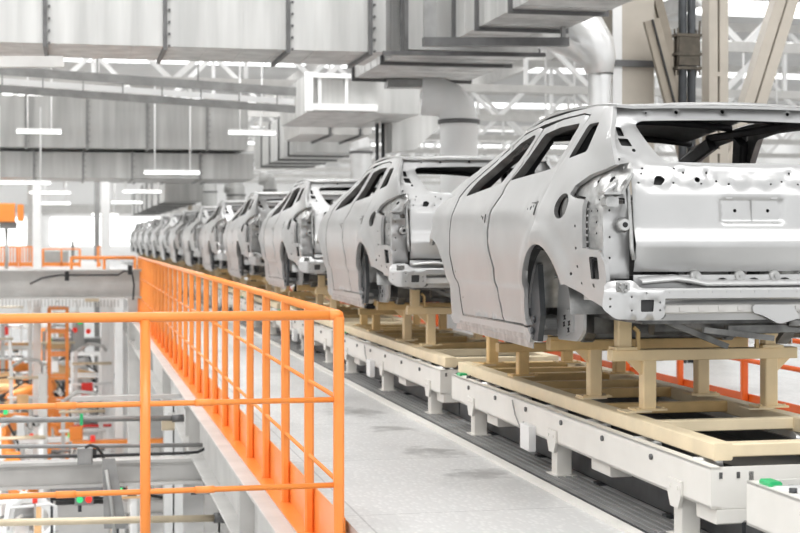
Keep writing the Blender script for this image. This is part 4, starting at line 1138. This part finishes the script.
MB().tube([PY(214, 518, YB - 1.2), PY(226, 518, YB - 1.2)], .05, 12).build('coupling', M['galv_dark'], gp)
wp = thing('service_pipe', (0, 0, 0), 'pale pipe just above the middle orange rail near the post', 'pipe')
MB().bar(PY(72, 399, 17.5), PY(182, 396, 17.5), .06, .05).build('pipe_run', M['beam'], wp)
lf = thing('girder_bracket', PY(198, 440, 17.2), 'grey bracket plate joining a column to the walkway girder', 'bracket')
MB().b2((-.14, 0, -.40), (.14, .03, .36)).build('plate', M['beam'], lf); MB().b2((-.16, -.06, .36), (.16, .10, .385)).build('cap', M['beam'], lf)
for z in (-.30, -.1, .1, .25): MB().tube([(.11, -.015, z), (.11, 0, z)], .014, 6).build('bolt', M['galv_dark'], lf)
cl = thing('cable_clamp', PY(226, 495, 14.0), 'small dark clamp with a thin rod beside the walkway girder', 'clamp')
MB().b2((-.07, -.04, -.02), (.07, .04, .04), .008).build('jaw', M['grey'], cl); MB().tube([(-.30, 0, .02), (0, 0, .02)], .008, 6).build('rod', M['grey'], cl); MB().box((-.30, 0, .04), (.05, .03, .05)).build('knob', M['dark'], cl)
lw = thing('lower_beam', (0, 0, 0), 'pale flat beam at the bottom edge beside the girder', 'beam')
MB().bar(PY(150, 540, 14.0), PY(250, 536, 14.0), .25, .04).build('flange', M['beam'], lw)

# ---- lower level machinery
def robot(loc, rz, label, m, s=1.0, a1=25, a2=70):
    t = thing('industrial_robot', loc, label, 'robot', None, rz)
    t.scale = (s, s, s)
    n = 20
    MB().tube([(0, 0, 0), (0, 0, .12), (0, 0, .13), (0, 0, .5)], [.42, .42, .30, .28], n).build('base', M['grey'], t)
    MB().tube([(0, 0, .5), (0, 0, .75), (0, 0, .9)], [.34, .36, .25], n).build('turret', M[m], t)
    s0 = Vector((.15, 0, .85)); A1 = math.radians(a1); e = s0 + Vector((math.sin(A1), 0, math.cos(A1))) * 1.15
    mb = MB(); mb.tube([s0 + Vector((0, -.25, 0)), s0 + Vector((0, .25, 0))], .24, n); mb.bar(s0, e, .30, .22, (0, 1, 0), .05); mb.tube([e + Vector((0, -.2, 0)), e + Vector((0, .2, 0))], .2, n)
    mb.build('lower_arm', M[m], t)
    A2 = math.radians(a2 + a1); w = e + Vector((math.sin(A2), 0, math.cos(A2))) * 1.25
    mb = MB(); mb.tube([e - (w - e) * .22 + Vector((0, 0, .05)), e.lerp(w, .4), w], [.20, .17, .10], n); mb.build('upper_arm', M[m], t)
    mb = MB(); mb.tube([w + Vector((0, -.1, 0)), w + Vector((0, .1, 0))], .11, 14); mb.build('wrist', M['dark'], t)
    g_ = w + Vector((.05, 0, -.45)); mb = MB(); mb.bar(w, g_, .12, .10, (0, 1, 0)); mb.bar(g_ + Vector((0, 0, 0)), g_ + Vector((.4, 0, -.05)), .05, .05); mb.bar(g_ + Vector((0, 0, .3)), g_ + Vector((.4, 0, .25)), .05, .05)
    mb.build('welding_gun', M['grey'], t)
    mid = e.lerp(w, .5) + Vector((0, .2, .35))
    MB().tube([s0 + Vector((-.2, .25, .2)), s0.lerp(e, .6) + Vector((-.35, .28, .2)), e + Vector((-.2, .25, .3)), mid, w + Vector((0, .1, .1))], .028, 8).build('hose_pack', M['black'], t)
    return t
def floorpt(px, d, z=-5.0): p = P(px, 239, d); return Vector((p.x, p.y, z))
robs = [(-34, 44.5, 20, 'tan', 'tan robot arm at the far left edge on the lower level', 30, 60), (14, 47, 200, 'tan', 'tan robot arm beside the pale post on the lower level', 10, 80), (24, 35, 160, 'orange', 'orange robot arm working near the lower left', 20, 95), (66, 45.6, 200, 'orange', 'orange robot arm behind the orange ladder frame', 25, 75), (38, 52, 340, 'tan', 'tan robot arm farther back, right of the pale post', 35, 60), (96, 53, 180, 'white', 'white robot arm in front of the pale cabinets', 15, 85), (-20, 54, 10, 'orange', 'orange robot arm deep behind the far left one', 35, 60), (60, 63, 60, 'tan', 'tan robot arm deep in the lower hall behind the ladder frame', 20, 70)]
for px, d, rz, m, lab, a1, a2 in robs: robot(floorpt(px, d, -5 + .02), math.radians(rz), lab, m, 1.05, a1, a2)
# welding jigs and frames
def frame_tower(px0, px1, d, z0, z1, m, label, rungs=5, name='frame_tower'):
    a = P(px0, 239, d); b = P(px1, 239, d); t = thing(name, (a.x, a.y, 0), label, 'frame'); w = b - a; w.z = 0
    for q in (Vector((0, 0, 0)), w, Vector((0, 1, 0)), w + Vector((0, 1, 0))): MB().bar(q + Vector((0, 0, z0)), q + Vector((0, 0, z1)), .09, .09, (0, 1, 0)).build('post', M[m], t)
    for k in range(rungs):
        z = z0 + (z1 - z0) * (k + 1) / rungs
        MB().bar(Vector((0, 0, z)), w + Vector((0, 0, z)), .07, .07).build('rung', M[m], t); MB().bar(Vector((0, 1, z)), w + Vector((0, 1, z)), .06, .06).build('rung', M[m], t)
    return t
frame_tower(49, 67, 42, -5, -.45, 'orange', 'orange ladder frame standing on the lower level', 7)
frame_tower(2, 30, 50, -5, -1.2, 'beam', 'grey equipment frame behind the tan robots', 4)
frame_tower(72, 100, 48, -5, -2.2, 'white', 'white equipment frame right of the orange ladder frame', 4)
pw = thing('pale_post', floorpt(43, 34), 'pale upright post left of the orange ladder frame', 'post')
MB().b2((-.10, -.1, 0), (.10, .1, 3.45), .01).build('shaft', M['beam'], pw); MB().b2((-.16, -.16, 0), (.16, .16, .05)).build('base_plate', M['beam'], pw)
for k, (x0, x1, d, h, lab, m) in enumerate(((104, 117, 46, 4.6, 'tall white control cabinet on the lower level, left of a pair', 'white'), (119, 131, 44, 4.2, 'tall white control cabinet on the lower level, right of a pair', 'wallp'), (72, 84, 56, 3.6, 'grey cabinet with red and green lamps on the lower level', 'beam'))):
    a = floorpt(x0, d); b = floorpt(x1, d); w = (b - a).length; t = thing('control_cabinet', a, lab, 'cabinet')
    MB().b2((0, 0, 0), (w, .6, h), .02).build('casing', M[m], t); MB().b2((.04, -.015, .1), (w - .04, 0, h - .1), .006).build('door', M[m], t)
    MB().box((w * .8, -.03, h * .5), (.02, .03, .15)).build('handle', M['dark'], t)
    if k == 2:
        for x, z, mm in ((.1, h - .5, 'redlamp'), (.3, h - .2, 'greenlamp'), (w + .15, h - .55, 'redlamp')): MB().tube([(x, -.08, z), (x, .0, z)], .10, 12).build('signal_lamp', M[mm], t)
# white and tan machine stations (press-like fixtures with clamps)
def fixture(px, d, s, label, m1, m2, zf=-5.0):
    t = thing('welding_fixture', floorpt(px, d, zf), label, 'fixture', 'welding fixtures on the lower level'); t.scale = (s, s, s)
    MB().b2((-.9, -.5, .0), (.9, .5, .25), .03).build('base', M[m1], t)
    for sx in (-1, 1): MB().b2((sx * .75 - .08, -.4, .25), (sx * .75 + .08, -.24, 1.3), .02).build('upright', M[m1], t)
    MB().b2((-.9, -.42, 1.3), (.9, -.22, 1.45), .02).build('bridge', M[m2], t)
    for k in range(4):
        x = -.6 + .4 * k; mb = MB(); mb.bar((x, -.1, .25), (x, -.1, .85), .08, .08, (0, 1, 0)); mb.bar((x, -.1, .85), (x + .2, -.25, 1.0), .06, .06); mb.tube([(x, -.15, .5), (x, -.35, .65)], .045, 8)
        mb.build('clamp_arm', M['grey' if k % 2 else m2], t)
    MB().tube([(-.8, -.5, .3), (-.6, -.7, .5), (0, -.72, .55), (.5, -.65, .4), (.85, -.5, .3)], .035, 8).build('hose', M['black'], t)
    for x, mm in ((-.5, 'redlamp'), (.45, 'greenlamp')): MB().box((x, -.45, 1.5), (.09, .09, .12)).build('signal_lamp', M[mm], t)
fx = [(4, 30.5, .9, 'tan', 'white'), (100, 31, .9, 'white', 'tan'), (52, 38.6, 1.0, 'beam', 'white'), (-16, 40, 1.3, 'white', 'orange'), (118, 36, 1.2, 'beam', 'orange'), (28, 57, 1.8, 'beam', 'tan'), (90, 60, 1.8, 'white', 'grey'), (8, 66, 2.0, 'orange', 'beam')]
fl_ = ['tan fixture with clamps at the lower left', 'white fixture with tan clamps near the white column', 'grey fixture with white bridge below the orange ladder frame', 'white fixture with orange bridge between the robots', 'grey fixture with orange bridge right of the ladder frame', 'grey and tan fixture deep in the lower hall at left', 'white fixture before the tall cabinets', 'orange fixture far back on the lower level']
for (px, d, s, m1, m2), lab in zip(fx, fl_): fixture(px, d, s, lab, m1, m2)
def pipe_stand(px, d, h, label, m1, m2):
    t = thing('pipe_stand', floorpt(px, d), label, 'stand', 'pipe stands on the lower level')
    for x in (-.45, .45): MB().b2((x - .05, -.05, 0), (x + .05, .05, h)).build('post', M[m1], t)
    for k in range(4):
        z = h * (.35 + .18 * k); MB().tube([(-.55, -.08, z), (.55, -.08, z)], .04, 8).build('pipe', M[[m2, 'grey', 'white', 'brass'][k]], t)
    MB().b2((-.30, -.2, h * .62), (.02, -.08, h * .62 + .35), .02).build('valve_box', M[m2], t)
    MB().b2((.12, -.22, h * .45), (.35, -.08, h * .45 + .28), .02).build('motor', M['dark'], t)
    MB().tube([(-.2, -.15, h * .62), (-.25, -.3, h * .5), (.1, -.32, h * .4), (.22, -.18, h * .45)], .03, 8).build('hose', M['white'], t)
    MB().tube([(.4, -.1, h), (.3, -.15, h + .15), (-.1, -.15, h + .2), (-.4, -.1, h)], .05, 8).build('arched_hose', M['galv'], t)
    return t
for a_ in ((20, 33, 2.4, 'pipe stand with orange valve box, nearest of the lower left', 'white', 'orange'), (82, 36.5, 2.6, 'pipe stand with orange valve box below the ladder frame', 'beam', 'orange'), (28, 41.5, 3.0, 'pipe stand with tan valve box beside the tan robots', 'white', 'tan'), (92, 43, 3.3, 'pipe stand with red valve box near the pale cabinets', 'white', 'red'), (-4, 49.5, 3.6, 'pipe stand with orange valve box at the far left edge', 'white', 'orange'), (58, 49, 3.5, 'pipe stand with white valve box behind the ladder frame', 'grey', 'white'), (10, 61, 4.2, 'tall pipe stand with red valve box deep at left', 'white', 'red'), (66, 59.8, 4.0, 'tall pipe stand with tan valve box deep in the lower hall', 'white', 'tan')): pipe_stand(*a_)
# curved white guard hoops close below the beams
for k, (px, d) in enumerate(((0, 22), (28, 27.5), (62, 24.5), (108, 22.5))):
    t = thing('white_arm', floorpt(px, d, -5), ['curved white machine arm at the lower left edge', 'curved white machine arm, second from the left edge', 'curved white machine arm below the orange robot', 'curved white machine arm near the white column'][k], 'machine arm')
    MB().tube([(-.35, 0, 0), (-.35, 0, 1.3), (-.3, 0, 1.6), (-.1, 0, 1.78), (.15, 0, 1.75), (.4, 0, 1.55), (.55, 0, 1.2)], .09, 12).build('arm', M['white'], t)
    MB().b2((-.6, -.3, 0), (.7, .3, .5), .03).build('base', M['beam'], t)
    MB().tube([(.55, -.1, 1.2), (.55, .1, 1.2)], .14, 12).build('joint', M['grey'], t)
# shelf with hazard strip, control box with lit buttons, red push button
hz = thing('striped_guard', (0, 0, 0), 'black and white striped guard strip at the lower left', 'guard')
MB().bar(PY(-50, 498, 17.5), PY(140, 494, 17.5), .03, .035).build('strip', M['hazard'], hz)
cb = thing('control_box', PY(84, 501, 16.8), 'small control box with a green and a red button at lower left', 'control box')
MB().b2((-.10, 0, -.05), (.10, .12, .07), .01).build('casing', M['grey'], cb)
MB().tube([(-.045, 0, .02), (-.045, -.04, .02)], .035, 14).build('green_button', M['greenlamp'], cb); MB().tube([(.05, 0, .02), (.05, -.04, .02)], .038, 14).build('red_button', M['redlamp'], cb)
MB().tube([(-.045, .02, -.05), (-.045, .02, -.12)], .02, 8).build('gland', M['dark'], cb)
tb = thing('machine_table', PY(84, 520, 17.6), 'grey machine table under the control box', 'table')
MB().b2((-.32, 0, -.6), (.30, .7, .18), .02).build('body', M['beam'], tb); MB().b2((-.38, -.05, .24), (.40, .6, .31), .01).build('black_hood', M['black'], tb)
for x in (-.36, .38): MB().bar((x, 0, -.6), (x, 0, .24), .03, .03, (0, 1, 0)).build('post', M['dark'], tb)
rb = thing('signal_beacon', PY(35, 512, 17), 'small red signal lamp on a thin stand at lower left', 'signal lamp')
MB().tube([(0, 0, -.1), (0, 0, .10)], .012, 8).build('stand', M['beam'], rb); MB().tube([(0, 0, .10), (0, 0, .17)], .028, 12).build('lamp', M['redlamp'], rb); MB().b2((-.08, -.05, -.12), (.08, .05, -.1)).build('foot', M['beam'], rb)
ht = thing('tube_frame', (0, 0, 0), 'thin white tube frame around the red signal lamp', 'frame')
MB().tube([PY(8, 530, 17.2), PY(10, 508, 17.2), PY(50, 504, 17.2), PY(56, 506, 17.2), PY(57, 530, 17.2)], .018, 8).build('tube', M['white'], ht)

# ---- right of the line: equipment seen under and through the near car
for k, (x, y, w, h, lab) in enumerate(((7.4, 12.0, .5, 1.1, 'pale service box behind the right railing, nearest'), (8.6, 15.5, .7, 1.3, 'pale service box behind the right railing, farther'), (9.0, 24, 1.0, 1.6, 'wide pale service box far behind the second car'))):
    t = thing('service_cabinet', (x, y, 0), lab, 'cabinet'); MB().b2((-w / 2, 0, 0), (w / 2, .5, h), .02).build('casing', M['wallp'], t); MB().b2((-w / 2 + .03, -.012, .08), (w / 2 - .03, 0, h - .05)).build('door', M['beam'], t)

# ------------------------------------------------------------------ light
w = bpy.data.worlds.new('daylight'); bpy.context.scene.world = w; w.use_nodes = True
bg = w.node_tree.nodes['Background']; bg.inputs['Color'].default_value = (.98, .99, 1, 1); bg.inputs['Strength'].default_value = 1.85
def area(name, loc, rot, sx, sy, e, col=(1, 1, 1)):
    l = bpy.data.lights.new(name, 'AREA'); l.shape = 'RECTANGLE'; l.size = sx; l.size_y = sy; l.energy = e; l.color = col
    o = bpy.data.objects.new(name, l); o.location = loc; o.rotation_euler = rot; C.objects.link(o); return o
for k, y in enumerate((2, 14, 26, 42, 60, 80)):
    area('hall_fill_row', (1.0, y, 7.6), (0, 0, 0), 16, 1.0, 900 if y < 20 else 1300)  # area lights added under the roof to brighten the hall

for k, y in enumerate((30, 46, 64)):
    area('lower_hall_fill_row', (-8, y, .3), (0, 0, 0), 12, 1.0, 1400)  # added fill, unseen from the camera, to brighten the lower level
sc = bpy.context.scene
sc.view_settings.view_transform = 'Standard'; sc.view_settings.look = 'None'
sc.view_settings.gamma = 1; sc.view_settings.exposure = -0.5; sc.view_settings.use_curve_mapping = False
sc.cycles.use_denoising = True
sc.cycles.max_bounces = 6; sc.cycles.diffuse_bounces = 4; sc.cycles.glossy_bounces = 3
sc.cycles.caustics_reflective = False; sc.cycles.caustics_refractive = False
sc.cycles.sample_clamp_indirect = 6
